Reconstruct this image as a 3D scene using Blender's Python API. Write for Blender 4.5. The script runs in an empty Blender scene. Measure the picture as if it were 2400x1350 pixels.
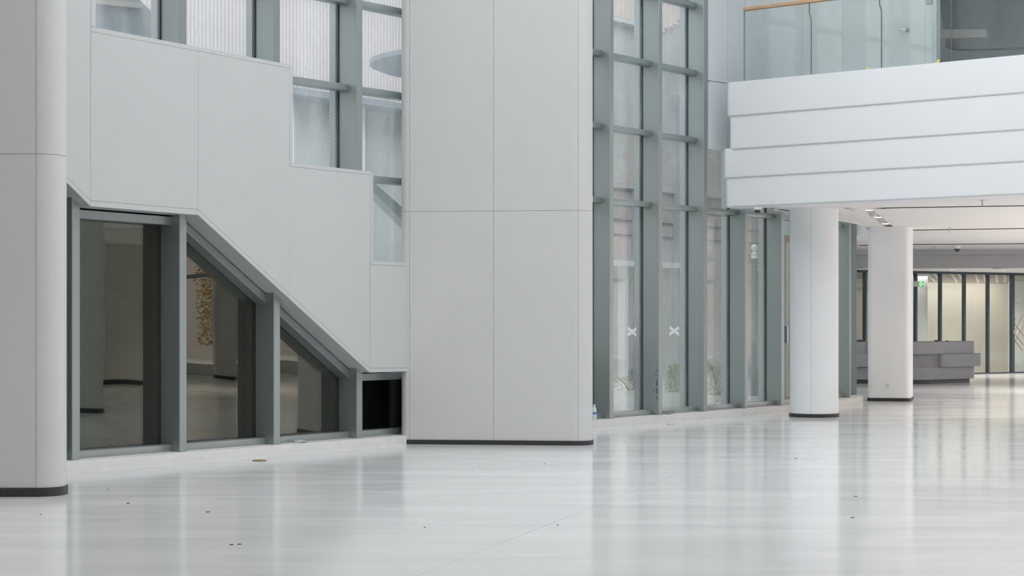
import bpy, bmesh, math, random
from mathutils import Vector, Matrix
random.seed(7)
S = bpy.context.scene
COL = S.collection

# ------------------------------------------------------------------ camera
F = 4500.0            # focal length in pixels of the 2400 px wide frame
HY = 750.0            # horizon row
EYE = 1.5
cd = bpy.data.cameras.new('camera')
cam = bpy.data.objects.new('camera', cd)
COL.objects.link(cam)
cam.location = (0, 0, EYE)
cam.rotation_euler = (math.radians(90), 0, 0)
cd.sensor_width = 36
cd.sensor_fit = 'HORIZONTAL'
cd.lens = 36 * F / 2400
cd.shift_y = (HY - 675) / 2400
cd.clip_end = 400
S.camera = cam

# ------------------------------------------------------------------ world / light / exposure
W = bpy.data.worlds.new('overcast')
S.world = W
W.use_nodes = True
nt = W.node_tree
bg = nt.nodes['Background']
bg.inputs[0].default_value = (0.93, 0.965, 1.0, 1)
bg.inputs[1].default_value = 1.6
S.view_settings.view_transform = 'Standard'
S.view_settings.look = 'None'
S.view_settings.gamma = 1
S.view_settings.use_curve_mapping = False
S.view_settings.exposure = 0.60
S.cycles.use_denoising = True
S.cycles.max_bounces = 14
S.cycles.diffuse_bounces = 8
S.cycles.glossy_bounces = 6
S.cycles.transparent_max_bounces = 20
S.cycles.sample_clamp_indirect = 2.5
S.cycles.caustics_reflective = False
S.cycles.caustics_refractive = False

def lamp(name, kind, loc, energy, col, size=0.3, rot=(0, 0, 0), spot=None, sizey=None):
    l = bpy.data.lights.new(name, kind)
    l.energy = energy
    l.color = col
    if kind == 'AREA':
        l.size = size
        if sizey:
            l.shape = 'RECTANGLE'
            l.size_y = sizey
    else:
        l.shadow_soft_size = size
    if kind == 'SPOT':
        l.spot_size = spot
        l.spot_blend = 0.6
    o = bpy.data.objects.new(name, l)
    COL.objects.link(o)
    o.location = loc
    o.rotation_euler = rot
    return o
# ceiling lamps of the room behind the glass partition
lamp('back_room_lamp', 'AREA', (11.3, 53.35, 2.72), 36, (1.0, 0.95, 0.88), 7.5, (0, 0, 0.574), sizey=0.6)

# ------------------------------------------------------------------ materials
def newmat(name):
    m = bpy.data.materials.new(name)
    m.use_nodes = True
    return m, m.node_tree, m.node_tree.nodes['Principled BSDF']

def mat(name, col, rough=0.5, metal=0.0, noise=0.03, scale=6.0, spec=0.5, bump=0.0, coat=0.0, stretch=(1, 1, 1)):
    m, nt, p = newmat(name)
    N, L = nt.nodes, nt.links
    p.inputs['Roughness'].default_value = rough
    p.inputs['Metallic'].default_value = metal
    p.inputs['Specular IOR Level'].default_value = spec
    p.inputs['Coat Weight'].default_value = coat
    tc = N.new('ShaderNodeTexCoord')
    mp = N.new('ShaderNodeMapping')
    mp.inputs['Scale'].default_value = stretch
    L.new(tc.outputs['Object'], mp.inputs['Vector'])
    nz = N.new('ShaderNodeTexNoise')
    nz.inputs['Scale'].default_value = scale
    nz.inputs['Detail'].default_value = 5
    L.new(mp.outputs['Vector'], nz.inputs['Vector'])
    rp = N.new('ShaderNodeMapRange')
    rp.inputs[1].default_value = 0.3
    rp.inputs[2].default_value = 0.7
    rp.inputs[3].default_value = 1 - noise
    rp.inputs[4].default_value = 1 + noise
    L.new(nz.outputs['Fac'], rp.inputs[0])
    mx = N.new('ShaderNodeVectorMath')
    mx.operation = 'SCALE'
    mx.inputs[0].default_value = col
    L.new(rp.outputs[0], mx.inputs['Scale'])
    L.new(mx.outputs[0], p.inputs['Base Color'])
    if bump:
        b = N.new('ShaderNodeBump')
        b.inputs['Strength'].default_value = bump
        b.inputs['Distance'].default_value = 0.01
        L.new(nz.outputs['Fac'], b.inputs['Height'])
        L.new(b.outputs[0], p.inputs['Normal'])
    return m

def emat(name, col, strength):
    m, nt, p = newmat(name)
    p.inputs['Base Color'].default_value = (*col, 1)
    p.inputs['Emission Color'].default_value = (*col, 1)
    p.inputs['Emission Strength'].default_value = strength
    return m

def glassmat(name, tint, dust=0.06, dustcol=(0.72, 0.74, 0.75), ior=1.55, wob=0.02, refl=(1, 1, 1), dscale=2.5):
    m = bpy.data.materials.new(name)
    m.use_nodes = True
    nt = m.node_tree
    N, L = nt.nodes, nt.links
    N.remove(N['Principled BSDF'])
    out = N['Material Output']
    tr = N.new('ShaderNodeBsdfTransparent')
    tr.inputs[0].default_value = (*tint, 1)
    gl = N.new('ShaderNodeBsdfGlossy')
    gl.inputs['Roughness'].default_value = 0.0
    gl.inputs['Color'].default_value = (*refl, 1)
    fr = N.new('ShaderNodeFresnel')
    geo = N.new('ShaderNodeNewGeometry')
    mi = N.new('ShaderNodeMapRange')          # same reflectance on both faces of the pane
    mi.inputs[3].default_value = ior
    mi.inputs[4].default_value = 1 / ior
    L.new(geo.outputs['Backfacing'], mi.inputs[0])
    L.new(mi.outputs[0], fr.inputs['IOR'])
    nz0 = N.new('ShaderNodeTexNoise')
    nz0.inputs['Scale'].default_value = 0.9
    nz0.inputs['Detail'].default_value = 1
    L.new(geo.outputs['Position'], nz0.inputs['Vector'])
    b = N.new('ShaderNodeBump')
    b.inputs['Strength'].default_value = wob
    b.inputs['Distance'].default_value = 0.1
    L.new(nz0.outputs['Fac'], b.inputs['Height'])
    L.new(b.outputs[0], gl.inputs['Normal'])
    mx = N.new('ShaderNodeMixShader')
    L.new(fr.outputs[0], mx.inputs[0])
    L.new(tr.outputs[0], mx.inputs[1])
    L.new(gl.outputs[0], mx.inputs[2])
    # dust film: streaky noise, part diffuse and part translucent
    mp = N.new('ShaderNodeMapping')
    mp.inputs['Scale'].default_value = (1, 1, 0.45)
    L.new(geo.outputs['Position'], mp.inputs['Vector'])
    nz = N.new('ShaderNodeTexNoise')
    nz.inputs['Scale'].default_value = dscale
    nz.inputs['Detail'].default_value = 8
    nz.inputs['Roughness'].default_value = 0.68
    L.new(mp.outputs['Vector'], nz.inputs['Vector'])
    rp = N.new('ShaderNodeMapRange')
    rp.inputs[1].default_value = 0.38
    rp.inputs[2].default_value = 0.75
    rp.inputs[3].default_value = dust * 0.35
    rp.inputs[4].default_value = dust * 2.2
    L.new(nz.outputs['Fac'], rp.inputs[0])
    df = N.new('ShaderNodeBsdfDiffuse')
    df.inputs[0].default_value = (*dustcol, 1)
    tl = N.new('ShaderNodeBsdfTranslucent')
    tl.inputs[0].default_value = (*dustcol, 1)
    md = N.new('ShaderNodeMixShader')
    md.inputs[0].default_value = 0.6
    L.new(df.outputs[0], md.inputs[1])
    L.new(tl.outputs[0], md.inputs[2])
    mf = N.new('ShaderNodeMixShader')
    L.new(rp.outputs[0], mf.inputs[0])
    L.new(mx.outputs[0], mf.inputs[1])
    L.new(md.outputs[0], mf.inputs[2])
    L.new(mf.outputs[0], out.inputs['Surface'])
    return m

M = {}
M['panel'] = mat('white_panel', (0.63, 0.63, 0.625), 0.42, noise=0.012, scale=1.3)
M['clad'] = mat('white_cladding', (0.575, 0.58, 0.58), 0.4, noise=0.012, scale=1.1)
M['joint'] = mat('joint_backing', (0.42, 0.40, 0.385), 0.8)
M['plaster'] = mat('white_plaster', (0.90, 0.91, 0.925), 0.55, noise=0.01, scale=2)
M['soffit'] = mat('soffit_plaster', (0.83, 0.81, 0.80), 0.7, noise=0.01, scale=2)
M['roof'] = mat('roof_plaster', (0.80, 0.78, 0.75), 0.8)
M['wallwarm'] = mat('warm_wall', (0.77, 0.735, 0.69), 0.8)
M['greywall'] = mat('grey_plaster', (0.66, 0.69, 0.71), 0.6, noise=0.015, scale=1.5)
M['skirt'] = mat('black_skirting', (0.035, 0.034, 0.037), 0.45, noise=0.25, scale=40)
M['metal'] = mat('grey_green_paint', (0.38, 0.42, 0.415), 0.36, metal=0.6, noise=0.03, scale=3, stretch=(1, 1, .2), spec=0.5)
M['gasket'] = mat('black_gasket', (0.03, 0.035, 0.038), 0.6)
M['sill'] = mat('sill_stone', (0.74, 0.73, 0.71), 0.5, noise=0.04, scale=9)
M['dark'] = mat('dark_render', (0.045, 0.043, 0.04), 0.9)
M['blackglass'] = mat('black_film', (0.004, 0.005, 0.006), 0.25, spec=0.12, noise=0.2)
M['timber'] = mat('pine_timber', (0.62, 0.40, 0.22), 0.5, noise=0.14, scale=5, stretch=(1, 1, 9))
M['navy'] = mat('navy_metal', (0.035, 0.055, 0.075), 0.4)
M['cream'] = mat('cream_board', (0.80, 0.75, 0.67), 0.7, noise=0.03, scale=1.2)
M['taupe'] = mat('grey_bulkhead', (0.46, 0.455, 0.47), 0.7, noise=0.02)
M['slot'] = mat('slot_black', (0.03, 0.03, 0.032), 0.7)
M['trough'] = mat('trough_grey', (0.50, 0.50, 0.50), 0.6)
M['desk'] = mat('desk_grey', (0.36, 0.36, 0.385), 0.4, noise=0.03)
M['desktop'] = mat('desk_dark', (0.10, 0.10, 0.11), 0.35)
M['deskcore'] = mat('desk_core', (0.32, 0.31, 0.32), 0.6)
M['plastic'] = mat('white_plastic', (0.80, 0.80, 0.79), 0.35)
M['smoke'] = mat('smoked_dome', (0.05, 0.05, 0.055), 0.1)
M['chrome'] = mat('brushed_steel', (0.62, 0.63, 0.64), 0.25, metal=1.0)
M['tape'] = mat('white_tape', (0.86, 0.87, 0.90), 0.5, noise=0.12, scale=60)
M['yellow'] = mat('yellow_label', (0.82, 0.72, 0.08), 0.5)
M['orange'] = mat('orange_label', (0.75, 0.30, 0.05), 0.5)
M['blue'] = mat('blue_label', (0.10, 0.28, 0.70), 0.4)
M['cable'] = mat('grey_cable', (0.16, 0.16, 0.16), 0.5)
M['lid'] = mat('brown_lid', (0.30, 0.22, 0.10), 0.6)
M['lidlight'] = mat('tan_lid', (0.62, 0.54, 0.42), 0.6)
M['crumb'] = mat('dark_crumb', (0.08, 0.08, 0.08), 0.8)
M['brown'] = mat('bronze_frame', (0.22, 0.185, 0.165), 0.4)
M['pink'] = mat('ribbed_facade', (0.84, 0.755, 0.745), 0.7, noise=0.03, scale=1.0)
M['beige'] = mat('beige_facade', (0.60, 0.53, 0.49), 0.8, noise=0.05, scale=1.0)
M['paleface'] = mat('pale_facade', (0.62, 0.62, 0.60), 0.8, noise=0.05, scale=0.8)
M['bluegrey'] = mat('blue_grey_canopy', (0.36, 0.40, 0.44), 0.6)
M['pave'] = mat('pavement', (0.50, 0.48, 0.45), 0.85, noise=0.10, scale=2.0)
M['leaf'] = mat('shrub_leaf', (0.30, 0.38, 0.17), 0.6, noise=0.4, scale=9)
M['dryleaf'] = mat('dry_leaf', (0.46, 0.40, 0.27), 0.7, noise=0.3, scale=9)
M['gold'] = mat('gold_leaf', (0.62, 0.40, 0.06), 0.6, noise=0.4, scale=4)
M['bark'] = mat('bark', (0.13, 0.10, 0.08), 0.9, noise=0.3, scale=12)
M['lampgrey'] = mat('lamp_post_grey', (0.20, 0.23, 0.24), 0.4)
M['globe'] = mat('lamp_globe', (0.75, 0.76, 0.76), 0.15)
M['winglass'] = mat('dark_window', (0.16, 0.18, 0.19), 0.15)
M['glass'] = glassmat('clear_glass', (0.94, 0.97, 0.965), 0.14)
M['glassdirty'] = glassmat('dusty_glass', (0.90, 0.95, 0.96), 0.15, (0.87, 0.86, 0.87), dscale=2.0)
M['glassdark'] = glassmat('grey_glass', (0.60, 0.64, 0.62), 0.015, (0.3, 0.3, 0.28), ior=2.0, wob=0.03, refl=(1.0, 0.985, 0.86))
M['rail_glass'] = glassmat('balustrade_glass', (0.93, 0.96, 0.95), 0.04, ior=1.5)
M['partglass'] = glassmat('partition_glass', (0.93, 0.95, 0.93), 0.02, ior=1.45)
M['film'] = glassmat('plastic_film', (0.9, 0.9, 0.9), 0.5, (0.8, 0.8, 0.8))
M['green'] = emat('exit_green', (0.10, 0.85, 0.16), 1.3)
M['warmlamp'] = emat('downlight_lens', (1.0, 0.72, 0.42), 6.0)
M['cellight'] = emat('batten_light', (1.0, 0.90, 0.72), 0.9)

def floormat():
    m, nt, p = newmat('polished_floor')
    N, L = nt.nodes, nt.links
    geo = N.new('ShaderNodeNewGeometry')
    mp = N.new('ShaderNodeMapping')
    mp.inputs['Rotation'].default_value = (0, 0, math.radians(6))
    mp.inputs['Scale'].default_value = (0.30, 1.15, 1)
    L.new(geo.outputs['Position'], mp.inputs['Vector'])
    nz = N.new('ShaderNodeTexNoise')
    nz.inputs['Scale'].default_value = 1.6
    nz.inputs['Detail'].default_value = 9
    nz.inputs['Roughness'].default_value = 0.62
    nz.inputs['Distortion'].default_value = 0.6
    L.new(mp.outputs[0], nz.inputs['Vector'])
    cr = N.new('ShaderNodeValToRGB')
    cr.color_ramp.elements[0].position = 0.28
    cr.color_ramp.elements[0].color = (0.665, 0.67, 0.67, 1)
    cr.color_ramp.elements[1].position = 0.74
    cr.color_ramp.elements[1].color = (0.745, 0.745, 0.745, 1)
    L.new(nz.outputs['Fac'], cr.inputs[0])
    L.new(cr.outputs[0], p.inputs['Base Color'])
    rr = N.new('ShaderNodeMapRange')
    rr.inputs[1].default_value = 0.35
    rr.inputs[2].default_value = 0.65
    rr.inputs[3].default_value = 0.09
    rr.inputs[4].default_value = 0.16
    L.new(nz.outputs['Fac'], rr.inputs[0])
    L.new(rr.outputs[0], p.inputs['Roughness'])
    p.inputs['Specular IOR Level'].default_value = 0.06
    n2 = N.new('ShaderNodeTexNoise')
    n2.inputs['Scale'].default_value = 1.1
    n2.inputs['Detail'].default_value = 2
    L.new(geo.outputs['Position'], n2.inputs['Vector'])
    b = N.new('ShaderNodeBump')
    b.inputs['Strength'].default_value = 0.02
    b.inputs['Distance'].default_value = 0.02
    L.new(n2.outputs['Fac'], b.inputs['Height'])
    L.new(b.outputs[0], p.inputs['Normal'])
    return m
M['floor'] = floormat()

# ------------------------------------------------------------------ helpers
def link(name, bm, m, parent=None, smooth=True, ang=35):
    bmesh.ops.recalc_face_normals(bm, faces=bm.faces[:])
    me = bpy.data.meshes.new(name)
    bm.to_mesh(me)
    bm.free()
    if smooth:
        for f in me.polygons:
            f.use_smooth = True
        me.set_sharp_from_angle(angle=math.radians(ang))
    me.materials.append(m)
    o = bpy.data.objects.new(name, me)
    COL.objects.link(o)
    if parent is not None:
        o.parent = parent
        o.matrix_parent_inverse = Matrix.Translation(-parent.location) if parent.type == 'EMPTY' else Matrix()
    return o

def empty(name, loc=(0, 0, 0)):
    o = bpy.data.objects.new(name, None)
    o.empty_display_size = 0.2
    o.location = loc
    COL.objects.link(o)
    return o

def tag(o, label, cat, group=None, kind=None):
    o['label'] = label
    o['category'] = cat
    if group:
        o['group'] = group
    if kind:
        o['kind'] = kind
    return o

def struct(o, label, cat):
    return tag(o, label, cat, None, 'structure')

def bmx():
    return bmesh.new()

def hexa(bm, p):
    v = [bm.verts.new(q) for q in p]
    for f in ((0, 3, 2, 1), (4, 5, 6, 7), (0, 1, 5, 4), (1, 2, 6, 5), (2, 3, 7, 6), (3, 0, 4, 7)):
        bm.faces.new([v[i] for i in f])
    return v

def box(bm, x0, x1, y0, y1, z0, z1, bev=0.0):
    v = hexa(bm, [(x0, y0, z0), (x1, y0, z0), (x1, y1, z0), (x0, y1, z0), (x0, y0, z1), (x1, y0, z1), (x1, y1, z1), (x0, y1, z1)])
    if bev:
        es = {e for q in v for e in q.link_edges}
        bmesh.ops.bevel(bm, geom=list(es), offset=bev, segments=2, affect='EDGES', profile=0.5)

def prism(bm, pts, z0, z1):
    lo = [bm.verts.new((x, y, z0)) for x, y in pts]
    hi = [bm.verts.new((x, y, z1)) for x, y in pts]
    n = len(pts)
    bm.faces.new(lo[::-1])
    bm.faces.new(hi)
    for i in range(n):
        j = (i + 1) % n
        bm.faces.new([lo[i], lo[j], hi[j], hi[i]])
    return lo, hi

def bevel_loop(bm, verts, off, seg=3):
    s = set(verts)
    es = [e for e in bm.edges if e.verts[0] in s and e.verts[1] in s]
    # only the rim edges (both ends on the cap, not interior)
    bmesh.ops.bevel(bm, geom=es, offset=off, segments=seg, affect='EDGES', profile=0.5)

def rpoly(pts, seg=8):
    """polygon with a radius per corner: (x, y, r)"""
    out = []
    n = len(pts)
    for i in range(n):
        x, y, r = pts[i]
        if r <= 0:
            out.append((x, y))
            continue
        p = Vector((x, y))
        a = (Vector(pts[i - 1][:2]) - p).normalized()
        b = (Vector(pts[(i + 1) % n][:2]) - p).normalized()
        th = a.angle(b)
        l = r / math.tan(th / 2)
        c = p + (a + b).normalized() * (r / math.sin(th / 2))
        s = p + a * l - c
        e = p + b * l - c
        tot = s.angle(e)
        sg = 1 if s.x * e.y - s.y * e.x > 0 else -1
        for k in range(seg + 1):
            an = sg * tot * k / seg
            q = Vector((s.x * math.cos(an) - s.y * math.sin(an), s.x * math.sin(an) + s.y * math.cos(an))) + c
            out.append((q.x, q.y))
    return out

def lathe(bm, c, prof, seg=24):
    rings = []
    for r, z in prof:
        if r <= 1e-6:
            rings.append([bm.verts.new((c[0], c[1], c[2] + z))])
        else:
            rings.append([bm.verts.new((c[0] + r * math.cos(2 * math.pi * k / seg), c[1] + r * math.sin(2 * math.pi * k / seg), c[2] + z)) for k in range(seg)])
    for a, b in zip(rings[:-1], rings[1:]):
        for k in range(seg):
            j = (k + 1) % seg
            if len(a) == 1 and len(b) == 1:
                continue
            if len(a) == 1:
                bm.faces.new([a[0], b[k], b[j]])
            elif len(b) == 1:
                bm.faces.new([a[k], a[j], b[0]])
            else:
                bm.faces.new([a[k], a[j], b[j], b[k]])
    for rg in (rings[0], rings[-1]):
        if len(rg) > 1:
            bm.faces.new(rg)

def tube(bm, path, r, seg=8):
    path = [Vector(p) for p in path]
    rings = []
    for i, p in enumerate(path):
        d = (path[min(i + 1, len(path) - 1)] - path[max(i - 1, 0)]).normalized()
        up = Vector((0, 0, 1)) if abs(d.z) < 0.9 else Vector((1, 0, 0))
        a = d.cross(up).normalized()
        b = d.cross(a).normalized()
        rings.append([bm.verts.new(p + a * r * math.cos(2 * math.pi * k / seg) + b * r * math.sin(2 * math.pi * k / seg)) for k in range(seg)])
    for a, b in zip(rings[:-1], rings[1:]):
        for k in range(seg):
            j = (k + 1) % seg
            bm.faces.new([a[k], a[j], b[j], b[k]])
    bm.faces.new(rings[0][::-1])
    bm.faces.new(rings[-1])

def plan_with_holes(name, outer, holes, z0, z1, m, parent=None):
    """flat plate with openings cut right through it"""
    cu = bpy.data.curves.new(name, 'CURVE')
    cu.dimensions = '2D'
    cu.fill_mode = 'BOTH'
    for loop in [outer] + holes:
        sp = cu.splines.new('POLY')
        sp.points.add(len(loop) - 1)
        for p, q in zip(sp.points, loop):
            p.co = (q[0], q[1], 0, 1)
        sp.use_cyclic_u = True
    cu.extrude = (z1 - z0) / 2
    tmp = bpy.data.objects.new(name, cu)
    COL.objects.link(tmp)
    dg = bpy.context.evaluated_depsgraph_get()
    me = bpy.data.meshes.new_from_object(tmp.evaluated_get(dg))
    bpy.data.objects.remove(tmp)
    bpy.data.curves.remove(cu)
    me.transform(Matrix.Translation((0, 0, (z0 + z1) / 2)))
    me.name = name
    me.materials.clear()
    me.materials.append(m)
    o = bpy.data.objects.new(name, me)
    COL.objects.link(o)
    if parent is not None:
        o.parent = parent
    return o

def PX(px, d):
    return (px - 1200) * d / F

def PZ(py, d):
    return EYE + (HY - py) * d / F

# ------------------------------------------------------------------ curtain wall coordinates
T = Vector((0.5830, 0.8125)).normalized()     # along the glass wall, away from the camera
NN = Vector((T.y, -T.x))                      # into the hall
B0 = Vector((0.0, 25.193))                    # a point of the line of the inner fin ends

def wp(s, off, z=None):
    p = B0 + T * s + NN * off
    return (p.x, p.y) if z is None else (p.x, p.y, z)

def s_at(px, off=0.0):
    """position along the wall of the point of plane `off` seen in column px"""
    k = (px - 1200) / F
    q = B0 + NN * off
    # q.x + T.x s = k (q.y + T.y s)
    return (k * q.y - q.x) / (T.x - k * T.y)

def cl(px, py, off):
    s = s_at(px, off)
    d = (B0 + T * s + NN * off).y
    return (s, PZ(py, d))

def slab_sz(bm, poly, o0, o1):
    """polygon given in (s, z) of the wall, extruded from offset o0 to o1"""
    a = [bm.verts.new(wp(s, o0, z)) for s, z in poly]
    b = [bm.verts.new(wp(s, o1, z)) for s, z in poly]
    n = len(poly)
    bm.faces.new(a)
    bm.faces.new(b[::-1])
    for i in range(n):
        j = (i + 1) % n
        bm.faces.new([a[i], b[i], b[j], a[j]])

def wbox(bm, s0, s1, o0, o1, z0, z1, bev=0.0):
    v = hexa(bm, [wp(s0, o0, z0), wp(s1, o0, z0), wp(s1, o1, z0), wp(s0, o1, z0), wp(s0, o0, z1), wp(s1, o0, z1), wp(s1, o1, z1), wp(s0, o1, z1)])
    if bev:
        es = {e for q in v for e in q.link_edges}
        bmesh.ops.bevel(bm, geom=list(es), offset=bev, segments=2, affect='EDGES', profile=0.5)

# ------------------------------------------------------------------ floor
def line_pt(y, c=(0.0, 13.17), k=0.2925):
    return c[0] + (y - c[1]) * k
fl = empty('floor', (0, 0, 0))
struct(fl, 'pale polished floor of the hall with fine streaks and thin joints', 'floor')
bm = bmx()
box(bm, -26, 30, -7, 62, -0.09, -0.012)
link('screed', bm, M['joint'], fl)
G = 0.0013
def slab(pts):
    bm = bmx()
    prism(bm, pts, -0.05, 0.0)
    link('slab', bm, M['floor'], fl, smooth=False)
# the long joint runs away from the camera, cross joints step from side to side
def LX(y, side):
    return line_pt(y) + side * G
ys_r = [-7, 15.45, 22.9, 31.0, 62]
slope_r = -0.30
for a, b in zip(ys_r[:-1], ys_r[1:]):
    def rr(y):
        return y if y in (-7, 62) else y + slope_r * (30 - line_pt(y)) * 0.35
    slab([(LX(a, 1), a + G), (30, rr(a) + G), (30, rr(b) - G), (LX(b, 1), b - G)])
ys_l = [-7, 12.65, 20.2, 62]
for a, b in zip(ys_l[:-1], ys_l[1:]):
    slab([(-26, a + G), (LX(a, -1), a + G), (LX(b, -1), b - G), (-26, b - G)])

# ------------------------------------------------------------------ roof, far walls, skylight (light the hall; outside the frame)
roof_out = [(wp(-38, -.42)[0], -7), wp(-38, -.42), wp(s_at(1838.5), -.42), (5.2, 33.6), (5.75, 35.5), (6.2, 37.5), (8.2, 50.5), (8.5, 62), (30, 62), (30, -7)]
ce = plan_with_holes('ceiling', roof_out, [[(-4.6, 18.4), (-4.6, 8), (9.5, 10), (12, 18), (4.2, 28.2), (1.6, 27.0)]], 10.0, 10.3, M['roof'])
struct(ce, 'roof of the hall with a large open skylight', 'ceiling')
bm = bmx()
box(bm, -26, 30, -7.3, -7, 0, 10)
struct(link('wall_back', bm, M['wallwarm']), 'plain wall closing the hall behind the viewer', 'wall')
bm = bmx()
slab_sz(bm, [(-38, 0), (-9.4, 0), (-9.4, 10), (-38, 10)], -0.45, -0.2)
struct(link('wall_left', bm, M['wallwarm']), 'plain wall of the hall left of the tall glazing', 'wall')

# ------------------------------------------------------------------ curtain wall (window_1)
cw = empty('window_1', (*wp(0, 0), 0))
struct(cw, 'tall glazed wall of grey-green fins and transoms along the hall', 'window')
FINPX = {-1: -75, 0: 188, 1: 438, 2: 657, 3: 850, 7: 1438.6, 8: 1552.6, 9: 1657.6, 10: 1753.3, 11: 1838.5}
FS = {k: s_at(v) for k, v in FINPX.items()}
for k in (4, 5, 6):
    FS[k] = FS[3] + (FS[7] - FS[3]) * (k - 3) / 4
FW, FD = 0.105, 0.31
WH = 9.9
def fin(p_end, dirt, dirn, z0, z1):
    """a fin whose inner right edge stands at p_end; dirt along wall, dirn into the hall"""
    bm = bmx()
    p = Vector(p_end)
    a = p - dirt * FW
    c0, c1, c2, c3 = a - dirn * FD, p - dirn * FD, p, a
    v = hexa(bm, [(*c0, z0), (*c1, z0), (*c2, z0), (*c3, z0), (*c0, z1), (*c1, z1), (*c2, z1), (*c3, z1)])
    bmesh.ops.bevel(bm, geom=list({e for q in v for e in q.link_edges}), offset=0.006, segments=1, affect='EDGES')
    o = link('mullion', bm, M['metal'], cw)
    bm = bmx()
    g0, g1 = c0 - dirt * 0.02, c0 + dirn * 0.028
    v = hexa(bm, [(*(c0 - dirt * 0.018 - dirn * 0.0), z0), (*c0, z0), (*(c0 + dirn * 0.03), z0), (*(c0 - dirt * 0.018 + dirn * 0.03), z0),
                  (*(c0 - dirt * 0.018), z1), (*c0, z1), (*(c0 + dirn * 0.03), z1), (*(c0 - dirt * 0.018 + dirn * 0.03), z1)])
    g = link('gasket', bm, M['gasket'], o)
    # outer cap of the fin, in front of the glass edge
    bm = bmx()
    e0, e1 = c0 - dirt * 0.012 - dirn * 0.012, c0 + dirt * 0.06 - dirn * 0.012
    e2, e3 = e1 - dirn * 0.095, e0 - dirn * 0.095
    hexa(bm, [(*q, z0) for q in (e0, e1, e2, e3)] + [(*q, z1) for q in (e0, e1, e2, e3)])
    link('outer_cap', bm, M['metal'], o)
    return o
SILLZ = 0.105
for k in sorted(FS):
    fin(wp(FS[k], 0), T, NN, SILLZ, WH)
ROWS = [3.16, 4.21, 5.24, 6.27, 7.30, 8.33]
CLADTOP = {-1: 99, 0: 4.43, 1: 4.43, 2: 3.26, 3: 2.19}      # lowest upper glass per bay
PATH = [cl(60, 330, 0.13), cl(212, 483.5, 0.13), cl(464, 504, 0.13), cl(866.7, 873.3, 0.13), cl(957, 870.4, 0.13)]
def path_z(s):
    for (a, za), (b, zb) in zip(PATH[:-1], PATH[1:]):
        if a <= s <= b:
            return za + (zb - za) * (s - a) / (b - a)
    return PATH[0][1] if s < PATH[0][0] else PATH[-1][1]
GO = -0.29          # offset of the glass
def transom(s0, s1, z, h=0.078, o1=-0.125):
    bm = bmx()
    wbox(bm, s0, s1, GO + 0.012, o1, z, z + h, 0.005)
    link('transom', bm, M['metal'], cw)
def pane(poly, m):
    bm = bmx()
    slab_sz(bm, poly, GO - 0.010, GO + 0.010)
    return link('pane', bm, m, cw, smooth=False)
keys = sorted(FS)
for k, k2 in zip(keys[:-1], keys[1:]):
    s0, s1 = FS[k] - 0.0, FS[k2] - FW
    if k <= 3 and k >= 0:
        # lower glazing under the cladding soffit
        e = min(s1, PATH[-1][0])
        poly = [(s0, SILLZ + 0.02), (s1, SILLZ + 0.02), (s1, path_z(s1) - 0.02)]
        for (ps, pz) in PATH[::-1]:
            if s0 < ps < s1:
                poly.append((ps, pz - 0.02))
        poly.append((s0, path_z(s0) - 0.02))
        pane(poly, M['blackglass'] if k == 3 else M['glassdark'])
        # frame members following the soffit
        pts = [(s0, path_z(s0))] + [(ps, pz) for ps, pz in PATH if s0 < ps < s1] + [(s1, path_z(s1))]
        for (a, za), (b, zb) in zip(pts[:-1], pts[1:]):
            if b - a < 0.06:
                continue
            dz = 0.085 * math.sqrt(1 + ((zb - za) / (b - a)) ** 2)
            bm = bmx()
            slab_sz(bm, [(a, za - dz - 0.02), (b, zb - dz - 0.02), (b, zb - 0.02), (a, za - 0.02)], GO + 0.012, -0.125)
            link('head_rail', bm, M['metal'], cw)
        zlo = CLADTOP[k] - 0.35
        rows = [r for r in ROWS if r > zlo + 0.3]
    elif k == -1:
        rows, zlo = None, None
        pane([(s0, SILLZ), (s1, SILLZ), (s1, 3.1), (s0, 3.1)], M['glassdark'])
    else:
        zlo = SILLZ + 0.02
        rows = list(ROWS)
    # bottom rail on the plinth
    bm = bmx()
    wbox(bm, s0, s1, GO + 0.012, -0.11, SILLZ, SILLZ + 0.075, 0.005)
    link('bottom_rail', bm, M['metal'], cw)
    if rows is None:
        continue
    zz = [zlo] + rows + [WH]
    for r in rows:
        transom(s0, s1, r)
    for a, b in zip(zz[:-1], zz[1:]):
        dirty = (k <= 3) or (a > 4.0 and k in (7, 8))
        pane([(s0, a), (s1, a), (s1, b), (s0, b)], M['glassdirty'] if dirty else M['glass'])

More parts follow.
